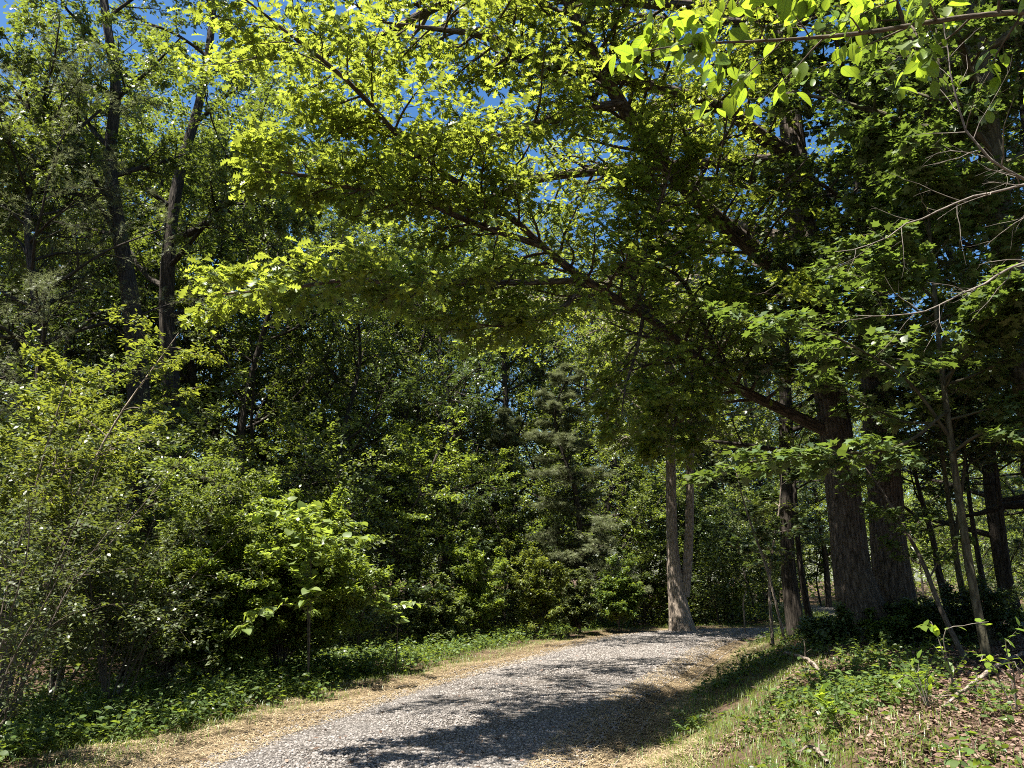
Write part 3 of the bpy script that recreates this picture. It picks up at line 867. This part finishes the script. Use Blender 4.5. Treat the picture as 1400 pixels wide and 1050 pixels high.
# (pixel x, distance, kind, scale)
for px, y, k, sc in [(-60, 24, 0, 1.0), (50, 25, 2, 1.2), (165, 27, 0, 1.25), (-25, 21, 1, 1.05), (215, 31, 2, 1.35), (80, 32, 2, 1.0), (330, 24, 0, .95), (420, 30, 2, 1.05), (470, 25, 1, .9), (560, 33, 0, 1.1), (610, 28, 1, 1.0), (660, 38, 2, 1.1),
                     (760, 36, 1, 1.1), (830, 33, 0, 1.0), (880, 42, 2, 1.1), (990, 36, 0, 1.0), (1010, 45, 1, 1.2), (700, 50, 2, 1.2), (520, 46, 2, 1.2), (300, 42, 2, 1.2), (150, 38, 0, 1.2),
                     (10, 40, 2, 1.2), (-150, 30, 0, 1.1), (-220, 20, 1, 1.), (1180, 60, 2, 1.0), (1320, 58, 0, .9), (1460, 55, 2, 1.0), (1250, 75, 0, 1.), (1400, 70, 2, 1.), (1560, 45, 0, 1.), (1090, 62, 0, 1.1),
                     (380, 60, 2, 1.3), (600, 62, 0, 1.4), (800, 60, 2, 1.3), (930, 62, 0, 1.3), (200, 60, 0, 1.3), (0, 60, 2, 1.3), (1480, 26, 1, .9), (1375, 18, 1, 1.0), (1490, 14, 2, .85), (1440, 20, 0, 1.1), (1330, 32, 3, .7), (1420, 36, 3, .7),
                     (30, 27, 1, 1.1), (120, 29, 0, 1.1), (280, 30, 2, 1.3), (350, 34, 1, 1.4), (440, 36, 0, 1.4), (500, 38, 2, 1.35), (570, 40, 1, 1.5), (630, 44, 0, 1.4), (700, 34, 2, 1.1), (750, 44, 2, 1.3),
                     (800, 42, 1, 1.3), (860, 48, 2, 1.3), (940, 40, 1, 1.3), (960, 50, 0, 1.4), (1040, 38, 1, 1.2), (1060, 52, 2, 1.2), (230, 26, 1, 1.2), (90, 32, 2, 1.3), (-60, 34, 0, 1.3), (400, 48, 2, 1.6), (540, 52, 0, 1.6),
                     (1130, 46, 3, 1.1), (1100, 54, 1, 1.2), (1160, 70, 0, 1.3), (1230, 56, 3, 1.0), (1290, 66, 1, 1.2), (1370, 62, 0, 1.2), (1440, 50, 3, 1.)]:
    p = on_ground(px, y)
    rz = qs.uniform(0, 6.28)
    if k not in used:
        used.add(k); r = K[k]; r.location = p; r.rotation_euler = (0, 0, rz); r.scale = (sc, sc, sc)
    else:
        dup(K[k], p, rz, sc)

# trees standing round the camera's place, outside the frame
for i, (x, y, k, sc) in enumerate([(-13, 4, 0, 1.), (-9.6, 7.2, 3, .95), (-15, -4, 2, 1.), (-11, -13, 1, 1.), (-3, -19, 2, 1.1), (5, -18, 0, 1.), (12, -12, 1, 1.1), (13, -2, 2, 1.), (12, 5, 1, .9), (16, 9, 0, 1.), (-19, 8, 2, 1.1), (20, 2, 0, 1.1), (0, -26, 2, 1.2), (-20, -12, 0, 1.2), (19, -10, 2, 1.2), (10.5, 10, 1, .9)]):
    dup(K[k], (x, y, H(x, y)), i * 1.7, sc, 'leafy broadleaf tree standing beside the track just outside the picture', 'trees around the near end of the track')

# understory: small trees and shrubs
G_UND = 'understory saplings at the edge of the wood'
LU = 'leafy understory sapling in the dim edge of the wood'
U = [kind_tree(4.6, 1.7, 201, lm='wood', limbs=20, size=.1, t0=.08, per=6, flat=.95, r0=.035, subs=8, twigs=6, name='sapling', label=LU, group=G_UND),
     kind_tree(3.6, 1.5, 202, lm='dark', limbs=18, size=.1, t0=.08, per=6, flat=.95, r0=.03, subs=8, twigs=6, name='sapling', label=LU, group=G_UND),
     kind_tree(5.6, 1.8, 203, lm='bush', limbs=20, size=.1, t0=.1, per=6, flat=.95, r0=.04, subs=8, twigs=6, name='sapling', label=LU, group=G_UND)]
used = set()
for px, y, k, sc in [(245, 17.5, 0, 1.), (330, 19.5, 1, 1.1), (420, 20, 0, 1.1), (490, 19, 1, 1.), (540, 22, 2, 1.0), (590, 25, 0, 1.), (640, 24, 1, 1.1), (690, 27, 2, 1.), (740, 28, 0, 1.1),
                     (800, 29, 1, 1.1), (850, 29, 0, 1.), (880, 31, 2, 1.), (980, 30, 1, 1.), (1030, 31, 0, 1.), (560, 28, 2, 1.2), (460, 26, 0, 1.3), (360, 24, 2, 1.2), (240, 20, 0, 1.3), (180, 15, 1, 1.1), (90, 14, 0, 1.1),
                     (1290, 30, 2, .9), (1350, 27, 0, .9), (1390, 24, 1, .9), (1260, 40, 2, 1.2), (1330, 44, 2, 1.3), (1410, 42, 2, 1.2), (1120, 48, 2, 1.2), (720, 33, 1, 1.2), (800, 34, 2, 1.2), (640, 32, 0, 1.3),
                     (890, 33, 1, 1.3), (930, 34, 1, 1.4), (960, 32, 1, 1.2), (1000, 33, 1, 1.3), (1045, 35, 1, 1.3), (860, 37, 1, 1.5), (980, 39, 1, 1.5), (1060, 40, 1, 1.4), (910, 40, 0, 1.5), (1020, 43, 0, 1.6), (1085, 47, 1, 1.5), (770, 38, 1, 1.5)]:
    p = on_ground(px, y)
    rz = qs.uniform(0, 6.28)
    if k not in used:
        used.add(k); r = U[k]; r.location = p; r.rotation_euler = (0, 0, rz); r.scale = (sc, sc, sc)
    else:
        dup(U[k], p, rz, sc)

# conifers
G_CON = 'feathery conifers among the broadleaf trees'
C0 = kind_tree(9, 2.2, 301, tm='needles', lm='needle', limbs=64, size=.15, t0=.06, per=15, flat=.8, r0=.1, subs=9, twigs=7, name='cedar_tree', label='grey green feathery cedar in the middle of the wood behind the bend', conic=True)
C0.location = on_ground(790, 27)
dup(C0, on_ground(665, 30), 2., .95, 'dark slim cedar with drooping sprays left of the pale cedar')
C1 = kind_tree(13, 2.4, 302, tm='needles', lm='needle', limbs=40, size=.15, t0=.3, per=11, flat=.5, r0=.13, subs=7, twigs=6, name='pine_tree', label='thin grey green pine crown reaching the top left corner', group=None)
C1.location = on_ground(20, 15.5)

# ---------------- left edge: shrubs
def shrub(name, label, base, h, spread, stems, q, r=.02, limbs=10, ll=.9, lean=(0, 0), cat='shrub', **kw):
    base = np.asarray(base, float)
    Ws = []
    for i in range(stems):
        a = i * 2.4 + q.uniform(0, 1)
        rr = spread * math.sqrt((i + .5) / stems) * q.uniform(.7, 1.1)
        hh = h * q.uniform(.42, 1.15)
        tip = base + np.array([rr * math.cos(a) + lean[0], rr * math.sin(a) + lean[1], hh])
        m1 = base + (tip - base) * np.array([.2, .2, .35]) + q.normal(0, .05, 3)
        m2 = base + (tip - base) * np.array([.55, .55, .7]) + q.normal(0, .07, 3)
        Ws.append((np.array([base + q.normal(0, .04, 3) * [1, 1, 0], m1, m2, tip]), [r, r * .8, r * .55, r * .2]))
    Ws[0][0][0] = base
    opt = dict(t0=.2, subs=6, twigs=5, per=9, size=.08, tmpl='ovate', flat=.7, tilt=.3, up=.05, sides=6, k=14, rough=.01, ang=1.0)
    opt.update(kw)
    return tree(name, label, Ws[0][0], Ws[0][1], q, limbs=limbs, limblen=lambda t: ll * (1.2 - .6 * t), fork=Ws[1:], cat=cat, trunk_name='stems', crown_name='leaves', **opt)


def gp(px, y):
    return on_ground(px, y)


q = np.random.default_rng(31)
shrub('layered_shrub', 'tall yellow green shrub with layered sprays at the left edge of the picture', gp(20, 10.5), 5.2, 1.7, 6, q, .03, 13, 1.3, subs=6, twigs=5, per=6, size=.085, leafmat='yellow', bark='bark_grey', t0=.3, flat=.95, tilt=.25)
shrub('layered_shrub', 'yellow green layered shrub beside the tall forked dark trunk', gp(100, 12.5), 4.4, 1.6, 5, q, .03, 13, 1.3, subs=6, twigs=5, per=6, size=.085, leafmat='yellow', bark='bark_grey', t0=.3, flat=.95, tilt=.25)
shrub('twiggy_shrub', 'olive green twiggy shrub low at the left edge with many bare fine stems', gp(40, 8.8), 2.9, 1.5, 10, q, .012, 9, 1.1, subs=4, twigs=5, per=4, size=.06, leafmat='olive', bark='twig', t0=.25)
shrub('twiggy_shrub', 'olive green twiggy shrub between the bare stemmed one and the light green bush', gp(170, 10.5), 3.0, 1.6, 9, q, .014, 9, 1.2, subs=4, twigs=5, per=5, size=.065, leafmat='olive', bark='twig', t0=.2)
shrub('twiggy_shrub', 'olive shrub in deep shade under the forked dark tree', gp(240, 13), 3.6, 1.6, 10, q, .02, 12, 1., subs=6, twigs=6, per=9, size=.07, leafmat='wood', bark='twig', t0=.2)
shrub('bare_stem_shrub', 'nearly leafless shrub of thin fanning stems at the lower left edge', gp(5, 7.0), 2.3, 1.0, 9, q, .009, 9, .6, subs=4, twigs=3, per=3, size=.055, leafmat='olive', bark='twig', t0=.15, ang=.6, limb_r=.6)
shrub('leafy_bush', 'light green leafy bush bulging out over the left verge', gp(388, 14.3), 2.9, 1.9, 18, q, .012, 15, 1.1, subs=6, twigs=6, per=9, size=.085, leafmat='bush', bark='twig', t0=.2, flat=.8)
shrub('leafy_bush', 'smaller light green bush left of the bulging one', gp(300, 12.8), 2.1, 1.2, 12, q, .011, 12, .8, subs=6, twigs=6, per=11, size=.07, leafmat='bush', bark='twig', t0=.2, flat=.8)


def sprays(name, label, base, ways, q, size=.12, tmpl='heart', leafmat='lime', n=9, cat='sapling', bark='twig', r=.008, per=7, sub=5, subl=.28):
    """a thin stem with arching shoots that carry large flat leaves"""
    base = np.asarray(base, float)
    ex = [(np.vstack([base[None] if i else w[:1] * 0 + base, w]), [r] + list(np.linspace(r * .7, .002, len(w)))) for i, w in enumerate(ways)]
    root = thing(name, base, label, cat)
    tb = Tubes(); LV = []
    for w, rr in ex:
        p, pr = crom(w, rr, 16)
        tb.add(p, pr, 5)
        LV.append(leaves_on(p[None], n, q, size, tmpl, .45, tilt=.25, jit=.01))
        s1, sr = spawn(p[None], pr[None], sub, .4, 1, .8, subl, 5, q, .9, .02, .1, .5, True, .004)
        tb.add(s1, sr, 3)
        LV.append(leaves_on(s1, per, q, size, tmpl, .3, tilt=.25, jit=.01))
    tb.build('stem', M[bark], root, base)
    V, F = join(LV)
    mesh_obj('leaves', V, F, M[leafmat], root, {'lf': np.tile(LEAF[tmpl][0], (len(V) // len(LEAF[tmpl][0]), 1))}, origin=base)
    return root


sprays('redbud_sapling', 'sapling with large heart shaped lime leaves topping the light green bush', gp(430, 12.4),
       [path((420, 800, 12.4), (415, 740, 12.3), (400, 705, 12.2), (345, 700, 12.1)), path((425, 790, 12.4), (430, 720, 12.3), (465, 715, 12.1)), path((425, 800, 12.4), (425, 760, 12.2), (440, 738, 12.), (475, 740, 11.9)),
        path((420, 820, 12.4), (395, 775, 12.2), (360, 755, 12.1)), path((420, 840, 12.4), (370, 830, 12), (320, 862, 11.8))], q, .145, n=14, per=10, sub=7, subl=.4)
sprays('redbud_sapling', 'slim sapling with drooping rows of lime leaves right of the light green bush', gp(545, 14.0),
       [path((543, 850, 14), (530, 815, 13.9), (505, 790, 13.8), (480, 782, 13.7)), path((543, 850, 14), (540, 830, 13.8), (560, 822, 13.6), (582, 828, 13.5)), path((543, 850, 14), (535, 835, 13.9), (510, 825, 13.7))], q, .13, n=11, sub=3)
for lab, px, y, h, lm in [
        ('pale leaved shrub in the shade midway along the far verge', 655, 22, 2.4, 'bush'), ('upright shrub with lime shoots at the far verge', 735, 23, 2.3, 'yellow'),
        ('sunlit shrub growing just left of the twin trunked tree', 845, 25, 2.2, 'herb'), ('low weedy bush on the far verge between the lime shoots and the twin trunks', 790, 24, 1.7, 'olive'),
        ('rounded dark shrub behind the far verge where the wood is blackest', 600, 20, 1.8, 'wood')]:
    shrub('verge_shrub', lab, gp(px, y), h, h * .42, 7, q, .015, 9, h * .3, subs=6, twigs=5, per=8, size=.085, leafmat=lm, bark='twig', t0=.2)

# ---------------- right side
def stem_tree(name, label, W, R, q, bark='bark_dark', limbs=8, ll=1.2, lm='dark', per=8, size=.1, t0=.35, tmpl='maple', cat='sapling', rough=.012, **kw):
    return tree(name, label, W, R, q, limbs=limbs, t0=t0, limblen=lambda t: ll * (1.2 - .5 * t), subs=6, twigs=5, per=per, size=size, tmpl=tmpl, leafmat=lm, bark=bark, flat=.7, tilt=.3,
                cat=cat, sides=8, k=24, rough=rough, **kw)


def gw(px, y, *pts):
    return np.vstack([gp(px, y)[None], path(*pts)])


stem_tree('slim_tree', 'slim dark trunk left of the big oak on the far side of the bank', gw(1080, 18), [.2, .17], q) if 0 else None
stem_tree('slim_tree', 'slim dark trunk standing left of the big oak', gw(1083, 18, (1078, 780, 18), (1076, 700, 18), (1073, 600, 18), (1072, 450, 18), (1066, 300, 18)), [.22, .17, .155, .14, .11, .05], q, limbs=16, ll=2.4, lm='wood', per=12, t0=.35, cat='tree')
stem_tree('slim_tree', 'thin leaning trunk just right of the slim dark one', gw(1105, 18.5, (1098, 800, 18.5), (1090, 730, 18.5), (1085, 640, 18.5), (1080, 520, 18.5)), [.09, .075, .065, .05, .02], q, limbs=9, ll=1.6, lm='wood', per=10, cat='tree')
stem_tree('thin_sapling', 'thin crooked sapling leaning left in front of the slim dark trunk', gw(1068, 15.5, (1052, 790, 15.5), (1035, 740, 15.5), (1018, 690, 15.5), (1005, 640, 15.5)), [.03, .026, .022, .016, .006], q, bark='bark_grey', limbs=6, ll=.9)
stem_tree('thin_sapling', 'thin upright grey sapling at the inner edge of the bend', gw(1050, 16.5, (1052, 800, 16.5), (1058, 740, 16.5), (1066, 690, 16.5), (1070, 620, 16.5)), [.035, .03, .025, .018, .006], q, bark='bark_grey', limbs=6, ll=.9)
stem_tree('thin_sapling', 'pale sapling slanting across the foot of the two thick trunks', gw(1308, 9.6, (1285, 830, 9.8), (1262, 770, 10), (1235, 720, 10.2), (1205, 670, 10.4), (1180, 635, 10.5)), [.034, .03, .026, .022, .016, .006], q, bark='twig', limbs=8, ll=.8, lm='maple', per=5, size=.08)
stem_tree('slender_tree', 'slender grey stem rising beside a paired stem right of the thick trunks', gw(1345, 11.5, (1330, 800, 11.5), (1318, 730, 11.5), (1308, 660, 11.5), (1298, 590, 11.5), (1285, 500, 11.5)), [.075, .06, .052, .045, .035, .012], q, bark='bark_mossy', limbs=9, ll=1.3, t0=.6)
stem_tree('slender_tree', 'slender stem forking at mid height right of the thick trunks', gw(1322, 11.8, (1312, 790, 11.8), (1302, 720, 11.8), (1292, 650, 11.8), (1283, 580, 11.8), (1272, 480, 11.8)), [.055, .045, .04, .034, .028, .01], q, bark='bark_mossy', limbs=9, ll=1.3, t0=.6,
          fork=[(path((1306, 745, 11.8), (1312, 690, 11.7), (1318, 640, 11.6), (1322, 570, 11.5)), [.035, .028, .022, .008])])
stem_tree('slender_tree', 'dark thin stem curving between the slender pair and the thick trunks', gw(1296, 14, (1285, 790, 14), (1276, 740, 14), (1262, 690, 14), (1250, 640, 14), (1244, 580, 14)), [.07, .06, .05, .042, .03, .01], q, bark='bark_dark', limbs=8, ll=1.4, t0=.6)
stem_tree('slender_tree', 'dark thin stem nearest the right edge of the wood', gw(1395, 14, (1382, 800, 14), (1372, 730, 14), (1364, 660, 14), (1355, 590, 14), (1345, 500, 14)), [.07, .06, .05, .042, .03, .01], q, bark='bark_dark', limbs=9, ll=1.5, t0=.5)
stem_tree('slender_tree', 'dark thin stem behind the slender pair', gw(1352, 16, (1345, 800, 16), (1334, 740, 16), (1325, 680, 16), (1318, 600, 16), (1310, 500, 16)), [.07, .06, .05, .042, .03, .01], q, bark='bark_dark', limbs=9, ll=1.5, t0=.5)
for lab, px, y, h, lm in [('low leafy bush at the left foot of the big oak', 1128, 12.2, .5, 'maple'), ('low bush between the feet of the two thick trunks', 1205, 12.3, .42, 'herb'),
                          ('low bush at the right foot of the pair of thick trunks', 1262, 12.4, .6, 'maple'),
                          ('shaded bush under the slender stems at right', 1335, 11.5, .8, 'dark')]:
    shrub('low_bush', lab, gp(px, y), h, h * .9, 7, q, .009, 8, h * .5, subs=5, twigs=4, per=6, size=.075, leafmat=lm, bark='twig', t0=.2)
# logs and sticks
def stick(name, label, W, R, q, bark='pale', twigs=4, tl=.35, cat='branch', sides=7):
    W = np.asarray(W, float); base = W[0]
    root = thing(name, base, label, cat)
    p, r = crom(W, R, 18)
    p = p + q.normal(0, .006, p.shape)
    t = Tubes().add(p, r, sides, .03, int(q.integers(1e6)))
    if twigs:
        s1, sr = spawn(p[None], r[None], twigs, .2, .95, .8, tl, 6, q, .3, .02, .15, .55, True, .012)
        t.add(s1, sr, 4)
        s2, sr2 = spawn(s1, sr, 3, .3, 1, .8, .5, 4, q, .3, 0, .15, .5, False, .005)
        t.add(s2, sr2, 3)
    t.build('stem', M[bark], root, base)
    return root


stick('fallen_trunk', 'dark fallen trunk propped up behind the slender stems at the right edge', path((1318, 706, 15.2), (1345, 700, 15.1), (1370, 693, 15.0), (1420, 688, 14.9), (1520, 680, 14.6)), [.03, .05, .07, .09, .1], q, 'bark_dark', 3, .6, 'log')
def lay(pts, dz=.05):
    return np.array([[p[0], p[1], H(p[0], p[1]) + dz] for p in (flat_at(a, b, .62) for a, b in pts)])


stick('dead_branch', 'long bare dead branch lying on leaf litter at the right edge', lay([(1400, 905), (1360, 925), (1320, 955), (1290, 980)], .08), [.026, .022, .016, .008], q, 'bark_grey', 5, .45)
stick('dead_branch', 'small forked dead branch lying in the weeds of the bank', lay([(1130, 1003), (1105, 985), (1085, 985)], .09), [.012, .01, .005], q, 'bark_grey', 3, .2)
stick('dead_branch', 'grey dead stick lying on the shaded bank below the slim dark trunk', lay([(1070, 880), (1100, 900), (1138, 928)], .1), [.022, .02, .014], q, 'bark_grey', 2, .25)
stick('bare_branch', 'tangle of bare grey twigs reaching in at the upper right edge', path((1560, 330, 4.6), (1460, 270, 4.5), (1380, 235, 4.4), (1330, 190, 4.35), (1300, 110, 4.3), (1290, 20, 4.25)), [.013, .011, .009, .007, .005, .003], q, 'pale', 22, .5)
stick('bare_branch', 'long bare grey branch sweeping left below the twig tangle', path((1560, 210, 5), (1400, 252, 5), (1310, 275, 5), (1240, 310, 5), (1190, 335, 5), (1140, 345, 5)), [.011, .009, .007, .005, .004, .002], q, 'pale', 14, .45)
stick('bare_branch', 'bare grey branch crossing in front of the pale maple sprays', path((1540, 330, 5.6), (1400, 360, 5.6), (1320, 400, 5.6), (1250, 430, 5.6), (1170, 432, 5.6)), [.011, .009, .007, .005, .003], q, 'pale', 14, .45)
stick('broken_stake', 'short pale broken stem standing at the inside of the bend', gw(1014, 24.5, (1016, 825, 24.5), (1020, 808, 24.5)), [.028, .024, .018], q, 'bark_grey', 0, cat='stump')
# seedlings with big light leaves on the right bank
for lab, ways, base, sz in [
        ('seedling with three large lime leaves on a bent pale twig at right', [path((1290, 870, 6.6), (1320, 855, 6.5), (1352, 850, 6.4)), path((1278, 860, 6.7), (1268, 852, 6.7))], on_ground(1292, 6.7), .1),
        ('seedling with lime leaves near the right edge above the dead branch', [path((1375, 880, 6.3), (1382, 882, 6.2)), path((1350, 900, 6.3), (1340, 905, 6.2)), path((1385, 905, 6.2), (1395, 925, 6.2))], on_ground(1365, 6.3), .09),
        ('cluster of light green seedlings in the middle of the leaf litter', [path((1245, 925, 6.3), (1225, 935, 6.2)), path((1265, 930, 6.3), (1280, 935, 6.3)), path((1255, 920, 6.3), (1262, 915, 6.3))], on_ground(1250, 6.3), .08),
        ('seedling with one broad green leaf among the bank weeds', [path((1128, 965, 6.3), (1124, 957, 6.3)), path((1140, 975, 6.2), (1150, 970, 6.2))], on_ground(1132, 6.3), .11)]:
    sprays('seedling', lab, base, ways, q, sz, 'ovate', 'big', 4, 'seedling', 'pale', .006, 4, 2, .15)


# ---------------- masses nobody could count
def leaf_mass(name, label, cen, rad, per, size, mat, q, tmpl='dia'):
    n = len(cen)
    d = nz(q.normal(0, 1, (n, per, 3)))
    r = q.random((n, per, 1)) ** .45
    p = (cen[:, None] + d * r * rad[:, None]).reshape(-1, 3)
    N = len(p)
    a = q.uniform(0, 6.28, N)
    V, F = place_leaves(p, np.stack([np.cos(a), np.sin(a), q.normal(-.1, .3, N)], 1), UP + q.normal(0, .5, (N, 3)), size * q.uniform(.5, 1.3, N), tmpl)
    return tag(mesh_obj(name, V, F, mat), label, 'woods', kind='stuff')


def mass_spots(n, x0, x1, y0, y1, z, q, keep):
    x = q.uniform(x0, x1, n); y = q.uniform(y0, y1, n)
    m = keep(x, y)
    x, y = x[m], y[m]
    return np.stack([x, y, height(x, y) + z * q.random(len(x))], 1)


q = np.random.default_rng(90)
c = mass_spots(2600, -30, 14, 12, 46, 1.3, q, lambda x, y: (-road_dist(x, y) - HW > 3.4) & (y > 8))
c2 = mass_spots(700, 6, 16, 28, 46, 3.2, q, lambda x, y: (-road_dist(x, y) - HW > 1.4))
c3 = mass_spots(500, 10, 45, 30, 60, 2.0, q, lambda x, y: (road_dist(x, y) - HW > 4.))
c = np.concatenate([c, c2, c3])
leaf_mass('undergrowth', 'dim green undergrowth covering the floor of the wood', c, np.tile([.7, .7, .45], (len(c), 1)) * q.uniform(.6, 1.3, (len(c), 1)), 75, .12, M['wood'], q)
a = q.uniform(-.85, .85, 900); r = q.uniform(62, 110, 900)
c = np.stack([r * np.sin(a), r * np.cos(a), 15 * q.random(900) ** .8], 1)
c[:, 2] *= np.where(np.abs(np.degrees(np.arctan2(c[:, 0], c[:, 1])) - 30) < 7, .5, 1)
leaf_mass('far_woods', 'far off wall of sunlit leaves seen through the trees', c, np.tile([3.2, 3.2, 2.0], (900, 1)) * q.uniform(.6, 1.3, (900, 1)), 240, .34, M['bush'], q)

# ------------------------------------------------------------------ camera, light
cam = bpy.data.cameras.new('camera')
cam.sensor_fit = 'HORIZONTAL'
cam.sensor_width = 36
cam.lens = 36 * FPX / 1400
cam.clip_end = 2000
co = bpy.data.objects.new('camera', cam)
co.location = (0, 0, CAMZ)
co.rotation_euler = (math.pi / 2 + PITCH, 0, 0)
COL.objects.link(co)
S.camera = co

sv = nz(np.array([-.31, -.22, .925]))
el = math.asin(sv[2])
az = math.atan2(sv[0], sv[1])
w = bpy.data.worlds.new('World'); S.world = w; w.use_nodes = True
nt = w.node_tree
bg = nt.nodes['Background']
sky = nt.nodes.new('ShaderNodeTexSky')
sky.sky_type = 'NISHITA'; sky.sun_disc = False
sky.sun_elevation = el; sky.sun_rotation = az
sky.ozone_density = 1.6
hsv = nt.nodes.new('ShaderNodeHueSaturation')
hsv.inputs['Saturation'].default_value = 1.3
hsv.inputs['Value'].default_value = 1.15
nt.links.new(sky.outputs[0], hsv.inputs['Color']); nt.links.new(hsv.outputs[0], bg.inputs[0])
bg.inputs[1].default_value = .05
sun = bpy.data.lights.new('sun', 'SUN'); sun.energy = 5; sun.angle = RAD(.53); sun.color = (1, .95, .86)
so = bpy.data.objects.new('sun', sun)
from mathutils import Vector
so.rotation_euler = Vector(-sv).to_track_quat('-Z', 'Y').to_euler()
so.location = (10, -10, 30)
COL.objects.link(so)

S.view_settings.view_transform = 'Standard'
S.view_settings.look = 'None'
S.view_settings.exposure = 1.85
S.view_settings.gamma = 1
S.cycles.max_bounces = 2
S.cycles.diffuse_bounces = 1
S.cycles.transmission_bounces = 1
S.cycles.glossy_bounces = 2
S.cycles.caustics_reflective = False
S.cycles.caustics_refractive = False
S.cycles.use_adaptive_sampling = True
S.cycles.adaptive_threshold = .01
S.cycles.filter_width = 1.0
S.cycles.sample_clamp_direct = 8
S.cycles.sample_clamp_indirect = 3
S.cycles.use_denoising = False
